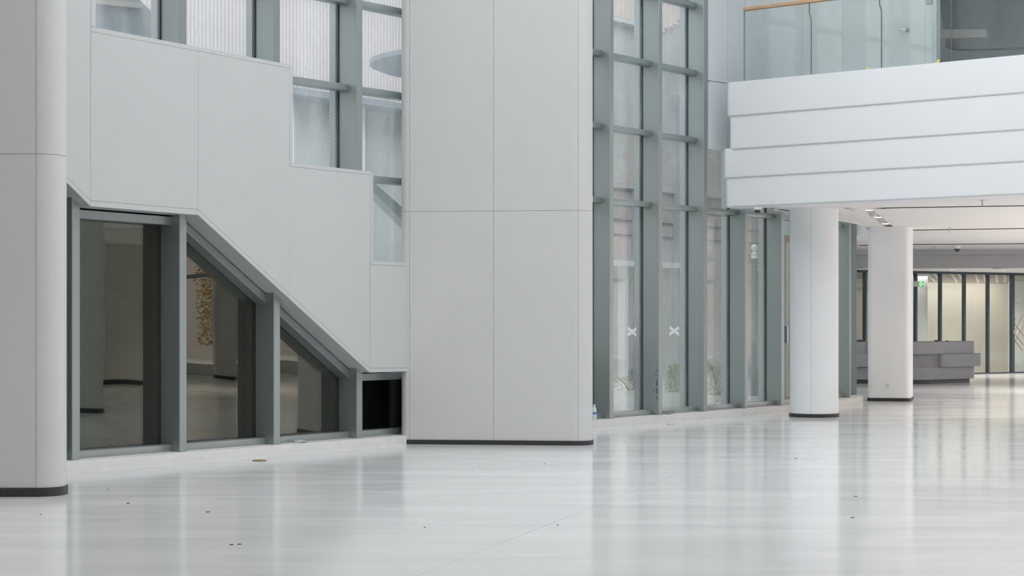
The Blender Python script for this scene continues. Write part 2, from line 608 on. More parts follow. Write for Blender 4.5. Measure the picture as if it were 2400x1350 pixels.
# the glazed wall past the round column: turns away
P11 = Vector(wp(FS[11], 0))
TURN = [P11, Vector((5.02, 32.35)), Vector((5.57, 33.45)), Vector((PX(1995, 34.6), 34.6)), Vector((PX(2008, 35.9), 35.9)), Vector((7.0, 39.4)), Vector((7.55, 43.0)), Vector((8.2, 47.0)), Vector((8.55, 50.3))]
for i in range(1, len(TURN)):
    a, b = TURN[i - 1], TURN[i]
    dt = (b - a).normalized()
    dn = Vector((dt.y, -dt.x))
    fin(b, dt, dn, SILLZ, WH)
    g0 = a - dn * 0.29
    g1 = b - dn * 0.29 - dt * FW
    for z0, z1 in zip([SILLZ + 0.02] + ROWS, ROWS + [WH]):
        bm = bmx()
        h = 0.01
        hexa(bm, [(*(g0 - dn * h), z0), (*(g1 - dn * h), z0), (*(g1 + dn * h), z0), (*(g0 + dn * h), z0), (*(g0 - dn * h), z1), (*(g1 - dn * h), z1), (*(g1 + dn * h), z1), (*(g0 + dn * h), z1)])
        link('pane', bm, M['glass'], cw, smooth=False)
    for r in [SILLZ] + ROWS[:3]:
        bm = bmx()
        q0, q1 = g0 + dn * 0.012, g1 + dn * 0.012
        q2, q3 = g1 + dn * 0.165, g0 + dn * 0.165
        hexa(bm, [(*q0, r), (*q1, r), (*q2, r), (*q3, r), (*q0, r + 0.078), (*q1, r + 0.078), (*q2, r + 0.078), (*q3, r + 0.078)])
        link('transom', bm, M['metal'], cw)

# plinth under the glazed wall
pl = [wp(s_at(-75), 0.13), wp(FS[3], 0.13), wp(s_at(955, .13), 0.13), wp(FS[7], 0.14), wp(FS[9], 0.14), wp(FS[11], 0.14), (5.72, 33.3), (6.33, 34.75), (6.43, 35.15), (6.52, 35.9),
      (6.6, 39.5), (8.0, 50.3), (7.2, 50.3), (5.6, 36.5), (5.0, 33.8), wp(FS[11], -0.5), wp(s_at(-75), -0.5)]
bm = bmx()
lo, hi = prism(bm, pl, 0.0, SILLZ)
bevel_loop(bm, hi, 0.008, 2)
struct(link('trim_1', bm, M['sill']), 'low pale stone plinth running under the glazed wall', 'plinth')

# entrance leaf beside the round column
dr = empty('door_1', (4.55, 31.45, 0))
struct(dr, 'glazed entrance door in a bronze frame beside the round column', 'door')
a, b = TURN[0], TURN[1]
dt = (b - a).normalized()
dn = Vector((dt.y, -dt.x))
def dbox(name, u0, u1, w0, w1, z0, z1, m, par):
    bm = bmx()
    c = [a + dt * u + dn * w for u, w in ((u0, w0), (u1, w0), (u1, w1), (u0, w1))]
    hexa(bm, [(*q, z0) for q in c] + [(*q, z1) for q in c])
    return link(name, bm, m, par)
dbox('door_stile', 0.27, 0.39, -0.22, -0.13, 0.11, 2.90, M['brown'], dr)
dbox('door_stile', 0.92, 1.02, -0.22, -0.13, 0.11, 2.90, M['brown'], dr)
dbox('door_rail', 0.39, 0.92, -0.22, -0.13, 2.80, 2.90, M['brown'], dr)
dbox('door_rail', 0.39, 0.92, -0.22, -0.13, 0.11, 0.21, M['brown'], dr)
hd = dbox('door_handle', 0.26, 0.295, -0.13, -0.06, 1.12, 1.40, M['chrome'], dr)
hd['label'] = 'steel pull handle'

# ------------------------------------------------------------------ stepped white cladding (wall_1)
CO = 0.13
clad = empty('wall_near', (*wp(-4, CO), 0))
struct(clad, 'white stepped cladding with a slanting soffit hung on the fins', 'wall')
g = 0.0028
def inset(poly, d):
    n = len(poly)
    ar = sum(poly[i][0] * poly[(i + 1) % n][1] - poly[(i + 1) % n][0] * poly[i][1] for i in range(n))
    sg = 1 if ar > 0 else -1
    out = []
    for i in range(n):
        p0, p1, p2 = Vector(poly[i - 1]), Vector(poly[i]), Vector(poly[(i + 1) % n])
        e1, e2 = (p1 - p0).normalized(), (p2 - p1).normalized()
        n1, n2 = Vector((-e1.y, e1.x)) * sg, Vector((-e2.y, e2.x)) * sg
        b = (n1 + n2)
        b = b.normalized() if b.length > 1e-6 else n1
        k = d / max(0.3, b.dot(n1))
        q = p1 + b * k
        out.append((q.x, q.y))
    return out
def panel(pts, name='panel'):
    poly = [cl(x, y, CO) if y is not None else None for x, y in pts]
    bm = bmx()
    slab_sz(bm, inset(poly, g / 2), CO - 0.014, CO)
    return link(name, bm, M['clad'], clad, smooth=False)
def ytop(x, z):
    d = (B0 + T * s_at(x, CO) + NN * CO).y
    return HY - (z - EYE) * F / d
def lerp(a, b, x):
    return a[1] + (b[1] - a[1]) * (x - a[0]) / (b[0] - a[0])
bs = ((464, 491.0), (866.7, 863.0))
be = ((464, 504.0), (866.7, 873.3))
panel([(60, 318), (212, 470), (213, ytop(213, 5.6)), (60, ytop(60, 5.6))])
panel([(60, 318), (60, 331.5), (212, 483.5), (212, 470)], 'edge_strip')
panel([(213, ytop(213, 5.6)), (222, ytop(222, 5.6)), (222, 63.5), (213, 62)], 'edge_strip')
panel([(213, 73.8), (465, 120), (464, 491), (212, 470)])
panel([(213, 62), (465, 109.8), (465, 120), (213, 73.8)], 'edge_strip')
panel([(212, 470), (464, 491), (464, 504), (212, 483.5)], 'edge_strip')
panel([(465, 120), (679, 160), (678, lerp(*bs, 678)), (464, 491)])
panel([(465, 109.8), (684, 152), (679, 160), (465, 120)], 'edge_strip')
panel([(679, 160), (684, 152), (684, 381.5), (679, 390)], 'edge_strip')
panel([(464, 491), (678, lerp(*bs, 678)), (678, lerp(*be, 678)), (464, 504)], 'edge_strip')
panel([(678, 390), (868, 410), (867, 863), (678, lerp(*bs, 678))])
panel([(684, 381.5), (872.5, 402), (868, 410), (679, 390)], 'edge_strip')
panel([(868, 410), (872.5, 402), (873.5, 611), (868, 620)], 'edge_strip')
panel([(678, lerp(*bs, 678)), (867, 863), (867, 873.3), (678, lerp(*be, 678))], 'edge_strip')
panel([(868, 620), (953, 624), (953, 862), (867, 863)])
panel([(873.5, 611), (956.5, 616), (953, 624), (868, 620)], 'edge_strip')
panel([(953, 624), (956.5, 616), (956.5, 870.4), (953, 862)], 'edge_strip')
panel([(867, 863), (953, 862), (956.5, 870.4), (867, 873.3)], 'edge_strip')
# backing board behind the panels
TOPP = [(956, 617), (874, 612), (873, 403), (684, 382.5), (684, 153), (222, 65), (222, ytop(222, 5.58)), (61, ytop(61, 5.58))]
BOTP = [(61, 331), (212, 482), (464, 502.5), (866.7, 872), (956, 869.5)]
poly = inset([cl(x, y, CO) for x, y in TOPP + BOTP], 0.006)
bm = bmx()
slab_sz(bm, poly, CO - 0.05, CO - 0.016)
link('backing', bm, M['joint'], clad, smooth=False)
# soffit boards under it and cap boards on top of it, back to the glass
def ribbon(pa, pb, name, up, o0=GO + 0.01, o1=CO - 0.002, th=0.016, m='clad'):
    (s0, z0), (s1, z1) = pa, pb
    d = Vector((s1 - s0, z1 - z0)).normalized()
    nrm = Vector((-d.y, d.x)) * (th if up else -th)
    if nrm.y * (1 if up else -1) < 0 and abs(d.y) < 0.99:
        nrm = -nrm
    bm = bmx()
    slab_sz(bm, [(s0, z0), (s1, z1), (s1 + nrm.x, z1 + nrm.y), (s0 + nrm.x, z0 + nrm.y)], o0, o1)
    return link(name, bm, M[m], clad, smooth=False)
for pa, pb in zip(PATH[:-1], PATH[1:]):
    ribbon(pa, pb, 'soffit_board', True)
tp = [cl(x, y, CO) for x, y in TOPP]
for pa, pb in zip(tp[:-2], tp[1:-1]):
    ribbon(pa, pb, 'cap_board', False, m='clad')

# ------------------------------------------------------------------ columns
def column_outline(cx, cy, hw, hd, rot, rl, rr_, seg=14):
    """plan of a column, front towards the viewer; rl / rr_: radius of left and right corners"""
    pts = rpoly([(-hw, -hd, rl), (hw, -hd, rr_), (hw, hd, rr_), (-hw, hd, rl)], seg)
    c, s = math.cos(rot), math.sin(rot)
    return [(cx + x * c - y * s, cy + x * s + y * c) for x, y in pts]
def offset_closed(pts, d):
    return inset(pts, d)
def densify(pts, step=0.2):
    out = []
    n = len(pts)
    for i in range(n):
        a, b = Vector(pts[i]), Vector(pts[(i + 1) % n])
        k = max(1, int((b - a).length / step))
        for j in range(k):
            q = a.lerp(b, j / k)
            out.append((q.x, q.y))
    return out
def make_column(name, label, outline, seams, zs, top, skirt_h, matname='panel'):
    """outline cut into sheets at the plan points nearest to `seams`, and at heights zs"""
    cx = sum(p[0] for p in outline) / len(outline)
    cy = sum(p[1] for p in outline) / len(outline)
    root = empty(name, (cx, cy, 0))
    tag(root, label, 'column')
    n0 = len(outline)
    bm = bmx()
    prism(bm, offset_closed(outline, 0.016), 0.0, top)
    link('core', bm, M['joint'], root)
    L = [Vector(p) for p in outline] + [Vector(outline[0])]
    cum = [0]
    for a, b in zip(L[:-1], L[1:]):
        cum.append(cum[-1] + (b - a).length)
    tot = cum[-1]
    def at(s):
        s %= tot
        for i in range(len(L) - 1):
            if cum[i] <= s <= cum[i + 1]:
                return L[i].lerp(L[i + 1], (s - cum[i]) / max(1e-9, cum[i + 1] - cum[i]))
        return L[0]
    def nearest(p):
        best, bs_ = 1e9, 0
        for i in range(len(L) - 1):
            a, b = L[i], L[i + 1]
            ab = b - a
            t = max(0, min(1, (Vector(p) - a).dot(ab) / max(1e-12, ab.length_squared)))
            q = a + ab * t
            if (q - Vector(p)).length < best:
                best, bs_ = (q - Vector(p)).length, cum[i] + t * ab.length
        return bs_
    ss = sorted(nearest(p) for p in seams)
    cuts = [(ss[i], ss[(i + 1) % len(ss)] + (tot if i == len(ss) - 1 else 0)) for i in range(len(ss))]
    hs = [skirt_h - 0.01] + zs + [top]
    for z0, z1 in zip(hs[:-1], hs[1:]):
        for s0, s1 in cuts:
            a0, a1 = s0 + 0.0016, s1 - 0.0016
            mids = [c + k * tot for k in (0, 1) for c in cum if a0 + 1e-4 < c + k * tot < a1 - 1e-4]
            sp = [a0] + sorted(set(mids)) + [a1]
            pts = [at(s) for s in sp]
            inner = []
            for i, p in enumerate(pts):
                e = (pts[min(i + 1, len(pts) - 1)] - pts[max(i - 1, 0)]).normalized()
                nn = Vector((-e.y, e.x))
                if nn.dot(Vector((cx, cy)) - p) < 0:
                    nn = -nn
                inner.append(p + nn * 0.013)
            bm = bmx()
            q = 0.0016
            prism(bm, [(p.x, p.y) for p in pts] + [(p.x, p.y) for p in inner[::-1]], z0 + q, z1 - q)
            link('panel', bm, M[matname], root, ang=50)
    bm = bmx()
    lo, hi = prism(bm, offset_closed(outline, -0.012), 0.0, skirt_h)
    bevel_loop(bm, hi, 0.005, 1)
    link('skirting', bm, M['skirt'], root, ang=50)['label'] = 'black skirting band'
    return root

# wide column cut by the left edge of the frame
o1 = column_outline(-5.03, 16.53, 1.185, 0.235, 0.0, 0.21, 0.21)
make_column('column', 'wide white column with rounded end at left edge of photo', o1, [(-4.04, 16.29), (-5.3, 16.29), (-5.1, 16.77)], [2.91], 10.0, 0.075)
# wide column in the middle
rot = math.radians(-7.6)
c_, s_ = math.cos(rot), math.sin(rot)
mx0, my0 = -0.175, 23.06 + 0.235
hw = 1.155
mcx, mcy = mx0 + s_ * 0 - 0, my0
o2 = column_outline(mcx, mcy, hw, 0.235, rot, 0.09, 0.21)
def ccf(u):
    return (mcx + u * c_ + 0.235 * s_, mcy + u * s_ - 0.235 * c_)
def u_for(px):
    k = (px - 1200) / F
    x0, y0 = ccf(0)
    return (k * y0 - x0) / (c_ - k * s_)
make_column('column', 'widest white panelled column between the stepped cladding and the tall windows', o2,
            [ccf(u_for(960)), ccf(u_for(1157)), ccf(u_for(1355)), (mcx, mcy + 0.3)], [2.81], 10.0, 0.055)
# round column
rc = (PX(1908, 29.85), 29.85)
R1 = 0.375
o3 = [(rc[0] + R1 * math.cos(a), rc[1] + R1 * math.sin(a)) for a in [2 * math.pi * i / 64 for i in range(64)]]
make_column('column', 'round white column under the edge of the balcony', o3, [(PX(1901, 29.48), 29.48), (rc[0] + 0.1, rc[1] + 0.4)], [], 3.24, 0.055, 'plaster')
# square column with rounded corners
rot4 = math.radians(-15)
fw = 0.775
fl4 = Vector((6.575, 35.52))
ex, ey = Vector((math.cos(rot4), math.sin(rot4))), Vector((-math.sin(rot4), math.cos(rot4)))
c4 = fl4 + ex * fw / 2 + ey * 0.5
o4 = column_outline(c4.x, c4.y, fw / 2, 0.5, rot4, 0.11, 0.10)
sqc = make_column('column', 'white column with rounded corners and a wall socket before the reception desk', o4, [tuple(c4 + ey * 0.5)], [], 3.24, 0.06, 'plaster')
bm = bmx()
sp = fl4 + ex * 0.34
def sbox(bm, u, w, z, du, dw, dz, bev=0.003):
    p = fl4 + ex * u + ey * w
    c = [p + ex * x + ey * y for x, y in ((-du, -dw), (du, -dw), (du, dw), (-du, dw))]
    v = hexa(bm, [(*q, z - dz) for q in c] + [(*q, z + dz) for q in c])
    bmesh.ops.bevel(bm, geom=list({e for q in v for e in q.link_edges}), offset=bev, segments=1, affect='EDGES')
us = 0.365
sbox(bm, us, -0.004, 0.285, 0.043, 0.006, 0.043)
so = link('socket_plate', bm, M['plastic'], sqc)
bm = bmx()
sbox(bm, us - 0.012, -0.011, 0.287, 0.003, 0.0012, 0.010, 0.0005)
sbox(bm, us + 0.012, -0.011, 0.287, 0.003, 0.0012, 0.010, 0.0005)
sl = link('socket_slot', bm, M['cable'], so)
sl.matrix_parent_inverse = so.matrix_parent_inverse.inverted() @ Matrix.Translation(-sqc.location) if False else Matrix()
# tall column in the hall, outside the frame, mirrored in the lower windows
o5 = column_outline(7.9, 20.9, 0.42, 0.3, 0, 0.2, 0.2)
make_column('column', 'white column mirrored in the glass of the leftmost lower window', o5, [(7.9, 21.3)], [2.8], 10.0, 0.07)
o6 = column_outline(20.6, 23.4, 0.5, 0.85, 0, 0.15, 0.15)
make_column('column', 'broad white pier mirrored as a pale wall in the lower windows', o6, [(21.2, 23.4)], [], 3.24, 0.09)
o7 = column_outline(26.4, 26.6, 0.3, 0.32, 0, 0.12, 0.12)
make_column('column', 'slim white column mirrored beside the street view in the second lower window', o7, [(26.7, 26.6)], [], 3.24, 0.09)

# ------------------------------------------------------------------ balcony
U = Vector((0.767, -0.642)).normalized()       # along the fascia, towards the viewer's right
UI = Vector((0.642, 0.767)).normalized()       # into the balcony
FB = Vector((3.23, 29.1))
def fp(b, w, z=None):
    p = FB + U * b + UI * w
    return (p.x, p.y) if z is None else (p.x, p.y, z)
bal = empty('balcony', (*fp(0, 0), 3.2))
struct(bal, 'white balcony with a stepped fascia of four bands over the columns', 'balcony')
BE = 27.0
bands = [(4.575, 5.095, 0.0, 0.0), (4.075, 4.60, 0.012, 0.04), (3.645, 4.10, 0.024, -0.075), (3.205, 3.67, 0.036, -0.045)]
for z0, z1, rec, left in bands:
    bm = bmx()
    pts = rpoly([(*fp(left, rec), 0.09), (*fp(BE, rec), 0), (*fp(BE, 0.5), 0), (*fp(left + 0.0, 0.5), 0)], 8)
    lo, hi = prism(bm, pts, z0, z1)
    bevel_loop(bm, lo, 0.032, 5)
    link('fascia_band', bm, M['plaster'], bal, ang=60)
# deck between the fascia and the rooms behind, with upstand following the void beside the glazing
VOID = [(4.05, 29.62), (6.15, 34.3), (6.65, 36.0), (6.98, 37.8), (7.06, 39.3), (7.3, 42.0), (8.6, 47.0)]
deck = [fp(0.45, 0.3)] + VOID + [(8.6, 60.0), (28.5, 60.0), fp(BE, 0.3)]
bm = bmx()
prism(bm, deck, 4.2, 5.06)
link('deck', bm, M['plaster'], bal)
# ---- soffit with slots and light trough cut through it
SZ = 3.22
def slot(pts, w):
    """closed outline of a slot of width w along a plan path"""
    P = [Vector(p) for p in pts]
    l, r = [], []
    for i, p in enumerate(P):
        e = (P[min(i + 1, len(P) - 1)] - P[max(i - 1, 0)]).normalized()
        nn = Vector((-e.y, e.x)) * w / 2
        l.append(tuple(p + nn))
        r.append(tuple(p - nn))
    return l + r[::-1]
def at_px(px, py, z):
    d = (z - EYE) * F / (HY - py)
    return (PX(px, d), d)
tA = Vector(at_px(2035, 489.5, SZ))
tB = Vector(at_px(2079, 531, SZ))
tr_out = [at_px(2024, 491.5, SZ), at_px(2043, 490, SZ), at_px(2094, 531.5, SZ), at_px(2068, 531, SZ)]
s1 = [at_px(2056, 488.9, SZ), at_px(2066, 488.2, SZ), at_px(2080, 487.6, SZ), at_px(2110, 486.9, SZ), at_px(2150, 486.3, SZ), at_px(2400, 482.3, SZ), at_px(2600, 478, SZ)]
slots = [slot(s1, 0.24), slot([at_px(2136, 539.6, SZ), at_px(2230, 538.2, SZ), at_px(2400, 535.7, SZ), at_px(2700, 531, SZ)], 0.34),
         slot([at_px(2010, 575.3, SZ), at_px(2143, 573.2, SZ), at_px(2400, 571.3, SZ), at_px(2700, 569, SZ)], 0.46)]
sof_out = [fp(0.85, 0.42)] + VOID[:-1] + [(7.9, 46.8), (28.5, 46.8), fp(BE, 0.42)]
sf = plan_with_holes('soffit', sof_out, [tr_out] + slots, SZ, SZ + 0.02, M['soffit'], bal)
sf.matrix_parent_inverse = Matrix.Translation(-bal.location)
def cover(pts, z0, z1, m, name, par, grow=0.02):
    bm = bmx()
    prism(bm, offset_closed(pts, -grow), z0, z1)
    return link(name, bm, m, par)
for sl_ in slots:
    bm = bmx()
    sl_in = offset_closed(sl_, 0.006)
    lo = [bm.verts.new((x, y, SZ + 0.0015)) for x, y in sl_in]
    hi = [bm.verts.new((x, y, SZ + 0.08)) for x, y in sl_in]
    for i in range(len(lo)):
        j = (i + 1) % len(lo)
        bm.faces.new([lo[i], lo[j], hi[j], hi[i]])
    bm.faces.new(hi)
    link('slot_lining', bm, M['slot'], bal, smooth=False)
# upstand beside the void
vp = slot(VOID[:-1], 0.06)
bm = bmx()
prism(bm, [(x + 0.03, y) for x, y in vp], SZ - 0.005, 5.0)
link('void_upstand', bm, M['plaster'], bal)
# hidden band closing the space above the soffit
# light trough: grey channel with three downlights
tg = empty('ceiling_light', (*((tA + tB) / 2), SZ))
tag(tg, 'recessed grey trough with three glowing downlights in the white soffit', 'ceiling light')
bm = bmx()
prism(bm, offset_closed(tr_out, -0.03), SZ + 0.0215, SZ + 0.034)
link('channel', bm, M['trough'], tg, smooth=False)
for px, py in ((2037.5, 491.8), (2058, 508.5), (2075, 523.5)):
    x, y = at_px(px, py, SZ + 0.01)
    dl = bmx()
    lathe(dl, (x, y, SZ + 0.004), [(0.085, 0.017), (0.085, 0.0), (0.068, 0.0), (0.062, 0.012)], 20)
    ring = link('downlight', dl, M['plastic'], tg)
    b2 = bmx()
    lathe(b2, (x, y, SZ + 0.003), [(0.0, -0.006), (0.04, -0.004), (0.062, 0.0), (0.062, 0.008), (0.0, 0.008)], 20)
    l2 = link('lens', b2, M['warmlamp'], ring)
    lamp('downlight_lamp', 'SPOT', (x, y, SZ - 0.012), 16, (1.0, 0.74, 0.48), 0.05, (0, 0, 0), math.radians(80))
bm = bmx()
x, y = at_px(2046, 500.5, SZ + 0.02)
lathe(bm, (x, y, SZ + 0.02), [(0.0, -0.072), (0.028, -0.072), (0.038, -0.05), (0.056, -0.046), (0.06, -0.01), (0.06, 0.0014)], 24)
tag(link('smoke_detector', bm, M['plastic']), 'white smoke detector between two downlights of the trough', 'smoke detector')

# unseen downlight rows, added to brighten the lobby floor and soffit
for i, (x, y) in enumerate([(9.6, 30.5), (12.2, 28.6), (14.8, 26.8), (17.5, 25.0), (11.0, 35.0), (13.8, 33.6), (16.6, 32.2), (19.4, 30.8), (11.5, 40.5), (14.5, 39.6), (17.5, 38.8), (20.5, 38.0)]):
    root = empty('downlight', (x, y, SZ))
    tag(root, ('first', 'second', 'third', 'fourth')[i % 4] + ' added round downlight of the ' + ('front', 'middle', 'back')[i // 4] + ' row in the lobby soffit', 'ceiling light', 'added downlights of the lobby')
    dl = bmx()
    lathe(dl, (x, y, SZ), [(0.10, -0.001), (0.10, -0.012), (0.075, -0.012), (0.07, -0.003)], 20)
    link('ring', dl, M['plastic'], root)
    b2 = bmx()
    lathe(b2, (x, y, SZ - 0.006), [(0.0, 0.0), (0.07, 0.0), (0.07, 0.004), (0.0, 0.004)], 20)
    link('lens', b2, M['warmlamp'], root)
    lamp('downlight_lamp', 'SPOT', (x, y, SZ - 0.02), 370, (1.0, 0.935, 0.89), 0.07, (0, 0, 0), math.radians(120))

# soffit fittings
def vent(px0, py0, px1, py1, label):
    c = Vector(at_px((px0 + px1) / 2, (py0 + py1) / 2, SZ))
    w = (px1 - px0) * c.y / F * 0.72
    d0, d1 = (SZ - EYE) * F / (HY - py0), (SZ - EYE) * F / (HY - py1)
    h = abs(d1 - d0)
    root = empty('ceiling_vent', (*c, SZ))
    tag(root, label, 'vent')
    ax = Vector((c.x, c.y)).normalized()
    ax = (VO_DIR.x, VO_DIR.y)
    e1 = Vector(ax)
    e2 = Vector((e1.y, -e1.x))
    def vb(bm, u0, u1, w0, w1, z0, z1):
        q = [c + e1 * u + e2 * v for u, v in ((u0, w0), (u1, w0), (u1, w1), (u0, w1))]
        hexa(bm, [(*p, z0) for p in q] + [(*p, z1) for p in q])
    bm = bmx()
    vb(bm, -h / 2, h / 2, -w / 2, w / 2, SZ - 0.0018, SZ - 0.0005)
    link('backing', bm, M['trough'], root)
    bm = bmx()
    t = 0.03
    vb(bm, -h / 2 - t, -h / 2, -w / 2 - t, w / 2 + t, SZ - 0.005, SZ)
    vb(bm, h / 2, h / 2 + t, -w / 2 - t, w / 2 + t, SZ - 0.005, SZ)
    vb(bm, -h / 2, h / 2, -w / 2 - t, -w / 2, SZ - 0.005, SZ)
    vb(bm, -h / 2, h / 2, w / 2, w / 2 + t, SZ - 0.005, SZ)
    link('frame', bm, M['plastic'], root)
    ns = 8
    for i in range(ns):
        bm = bmx()
        u = -h / 2 + h * (i + 0.5) / ns
        vb(bm, u - h / ns * 0.3, u + h / ns * 0.3, -w / 2, w / 2, SZ - 0.0045, SZ - 0.002)
        link('slat', bm, M['plastic'], root)
VO_DIR = (Vector((6.15, 34.3)) - Vector((4.05, 29.62))).normalized()
vent(1985, 485.5, 2010, 491.5, 'white slatted vent in the soffit between round column and light trough')
vent(2043, 529, 2060, 534, 'white slatted vent in the soffit above the socket column')
def sprinkler(px, py, label):
    x, y = at_px(px, py, SZ)
    root = empty('sprinkler', (x, y, SZ))
    tag(root, label, 'sprinkler', 'sprinklers on the soffit')
    bm = bmx()
    lathe(bm, (x, y, SZ), [(0.05, 0.0), (0.05, -0.006), (0.012, -0.012), (0.012, -0.07), (0.006, -0.075)], 14)
    link('stem', bm, M['chrome'], root)
    bm = bmx()
    lathe(bm, (x, y, SZ), [(0.0, -0.075), (0.026, -0.075), (0.026, -0.079), (0.0, -0.082)], 14)
    link('deflector', bm, M['chrome'], root)
sprinkler(2302, 469, 'sprinkler head nearest the balcony fascia, hanging from the soffit')
sprinkler(2225, 534.5, 'sprinkler head hanging over the middle dark soffit slot')
sprinkler(2191, 578, 'sprinkler head farthest back, by the grey bulkhead')
def dome(px, py, z, label, r):
    x, y = at_px(px, py, z)
    root = empty('dome_camera', (x, y, z))
    tag(root, label, 'camera', 'dome cameras')
    bm = bmx()
    lathe(bm, (x, y, z), [(r * 0.95, 0.0), (r, -0.01), (r, -r * 0.75), (r * 0.85, -r * 0.85)], 24)
    link('housing', bm, M['plastic'], root)
    bm = bmx()
    lathe(bm, (x, y, z - r * 0.86), [(r * 0.82, 0.02), (r * 0.82, 0.0), (r * 0.7, -r * 0.42), (r * 0.42, -r * 0.7), (0.0, -r * 0.82)], 24)
    link('dome', bm, M['smoke'], root)['label'] = 'dark smoked dome'
dome(1775.5, 484.0, 3.205, 'white dome camera under the left corner of the balcony', 0.062)
dome(2243.5, 576, SZ, 'white dome camera far back on the soffit by the bulkhead', 0.085)
# collars where the columns meet the soffit
for c, r, nm in (((rc[0], rc[1] + 0.05), 0.62, 'ring'), ((c4.x + .12, c4.y - .1), 0.56, 'ring')):
    bm = bmx()
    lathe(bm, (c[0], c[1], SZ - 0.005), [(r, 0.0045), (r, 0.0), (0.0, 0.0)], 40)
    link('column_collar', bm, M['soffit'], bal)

# balcony rear wall, wall return at its left end and dim room to its right
W0, W1, W2 = Vector((3.0, 29.36)), Vector((3.33, 29.70)), Vector((3.66, 30.15))
we = empty('wall_far', (*W2, 5))
struct(we, 'pale panelled wall standing behind the balcony balustrade', 'wall')
def vwall(a, b, z0, z1, m, par, th=0.12, name='panel', gap=0.004):
    a, b = Vector(a), Vector(b)
    e = (b - a).normalized()
    nn = Vector((-e.y, e.x))
    a2, b2 = a + e * gap, b - e * gap
    bm = bmx()
    c = [a2, b2, b2 + nn * th, a2 + nn * th]
    hexa(bm, [(*q, z0) for q in c] + [(*q, z1) for q in c])
    return link(name, bm, m, par, smooth=False)
vwall(W0, W1, 5.165, WH, M['greywall'], we, gap=0.003)
vwall(W0, W1, 4.12, 5.155, M['greywall'], we, gap=0.003)
vwall(W1, W2, 5.10, WH, M['greywall'], we, gap=0.003)
vwall(W1, W2, 4.12, 5.095, M['greywall'], we, gap=0.003)
def rear(px):
    k = (px - 1200) / F
    t = (k * W2.y - W2.x) / (U.x - k * U.y)
    return W2 + U * t
seq = [W2, rear(1880), rear(1975), rear(2066), rear(2195)]
for a, b in zip(seq[:-1], seq[1:]):
    vwall(a, b, 5.06, WH, M['greywall'], we, gap=0.002)
# lever handle and switch on this wall
lv = rear(2128)
dh = empty('door_2', (*lv, 5.06))
struct(dh, 'flush pale door in the balcony wall with a lever handle', 'door')
bm = bmx()
zl = PZ(70, lv.y)
hexa(bm, [(*(lv - UI * 0.012 - U * 0.55), 5.08), (*(lv - UI * 0.012 + U * 0.28), 5.08), (*(lv + UI * 0.002 + U * 0.28), 5.08), (*(lv + UI * 0.002 - U * 0.55), 5.08),
          (*(lv - UI * 0.012 - U * 0.55), 7.2), (*(lv - UI * 0.012 + U * 0.28), 7.2), (*(lv + UI * 0.002 + U * 0.28), 7.2), (*(lv + UI * 0.002 - U * 0.55), 7.2)])
link('door_leaf', bm, M['greywall'], dh)
bm = bmx()
q = lv - UI * 0.012
tube(bm, [(*q, zl), (*(q - UI * 0.01), zl)], 0.03, 16)
tube(bm, [(*(q - UI * 0.01), zl), (*(q - UI * 0.06), zl), (*(q - UI * 0.065 - U * 0.02), zl), (*(q - UI * 0.065 - U * 0.12), zl - 0.003)], 0.009, 8)
hdl = link('door_handle', bm, M['chrome'], dh)
hdl['label'] = 'steel lever handle'
sw = rear(2179)
bm = bmx()
zz = PZ(1, sw.y)
for s0, s1, z0, z1 in ((-.05, .05, -.05, .05),):
    c = [sw + U * s0 - UI * .012, sw + U * s1 - UI * .012, sw + U * s1, sw + U * s0]
    hexa(bm, [(*p, zz + z0) for p in c] + [(*p, zz + z1) for p in c])
tag(link('wall_switch', bm, M['chrome']), 'small square metal switch plate on the balcony wall beside the door', 'switch')
# dim room right of the wall
rm = empty('wall_right', (*rear(2195), 5.06))
struct(rm, 'dim grey room opening off the balcony at upper right', 'wall')
r0 = rear(2195)
q1 = r0 + UI * 5.0
vwall(r0, r0 + Vector((0.3, 5.6)), 5.06, WH, M['greywall'], rm, 0.05, 'side_wall')
vwall(q1 - U * 3.2, q1 + U * 14, 5.06, WH, M['greywall'], rm, 0.1, 'rear_wall')
bm = bmx()
c = [r0 + UI * 0.1 + U * 0.3, r0 + UI * 0.1 + U * 14, q1 + U * 14, q1 - U * 2.2]
prism(bm, [tuple(p) for p in c], 8.2, 8.3)
link('lowered_ceiling', bm, M['taupe'], rm)
vwall(r0 + UI * 0.05, r0 + UI * 0.05 + U * 14, 5.06, 5.17, M['navy'], rm, 0.06, 'floor_track')
# slanting brace, pale beam and curved rail inside the dim room
bm = bmx()
def rp_(px, py, back):
    k = (px - 1200) / F
    o = W2 + UI * back
    t = (k * o.y - o.x) / (U.x - k * U.y)
    p = o + U * t
    return Vector((p.x, p.y, PZ(py, p.y)))
for pa, pb in (((2197, -40), (2222, 108)),):
    A = [rp_(2194, -40, 2.4), rp_(2222, -40, 2.4), rp_(2235, 112, 2.4), rp_(2217, 108, 2.4)]
    Bk = [p + Vector((UI.x, UI.y, 0)) * 0.25 for p in A]
    hexa(bm, A + Bk)
tag(link('slanting_brace', bm, mat('brace_grey', (0.30, 0.31, 0.31), 0.6)), 'dark slanting strut inside the dim room off the balcony', 'strut')
bm = bmx()
A = [rp_(2198, 90, 2.0), rp_(2310, 87, 2.0), rp_(2310, 69, 2.0), rp_(2198, 69, 2.0)]
hexa(bm, A + [p + Vector((UI.x, UI.y, 0)) * 0.06 for p in A])
tag(link('pale_beam', bm, mat('faded_beam', (0.66, 0.63, 0.59), 0.7)), 'faded pale beam crossing the dim room off the balcony', 'beam')
bm = bmx()
tube(bm, [rp_(x, y, 1.6) for x, y in ((2217, 108), (2225, 112), (2235, 115), (2250, 116.5), (2285, 117), (2330, 115.5), (2400, 112.5), (2460, 110))], 0.018, 8)
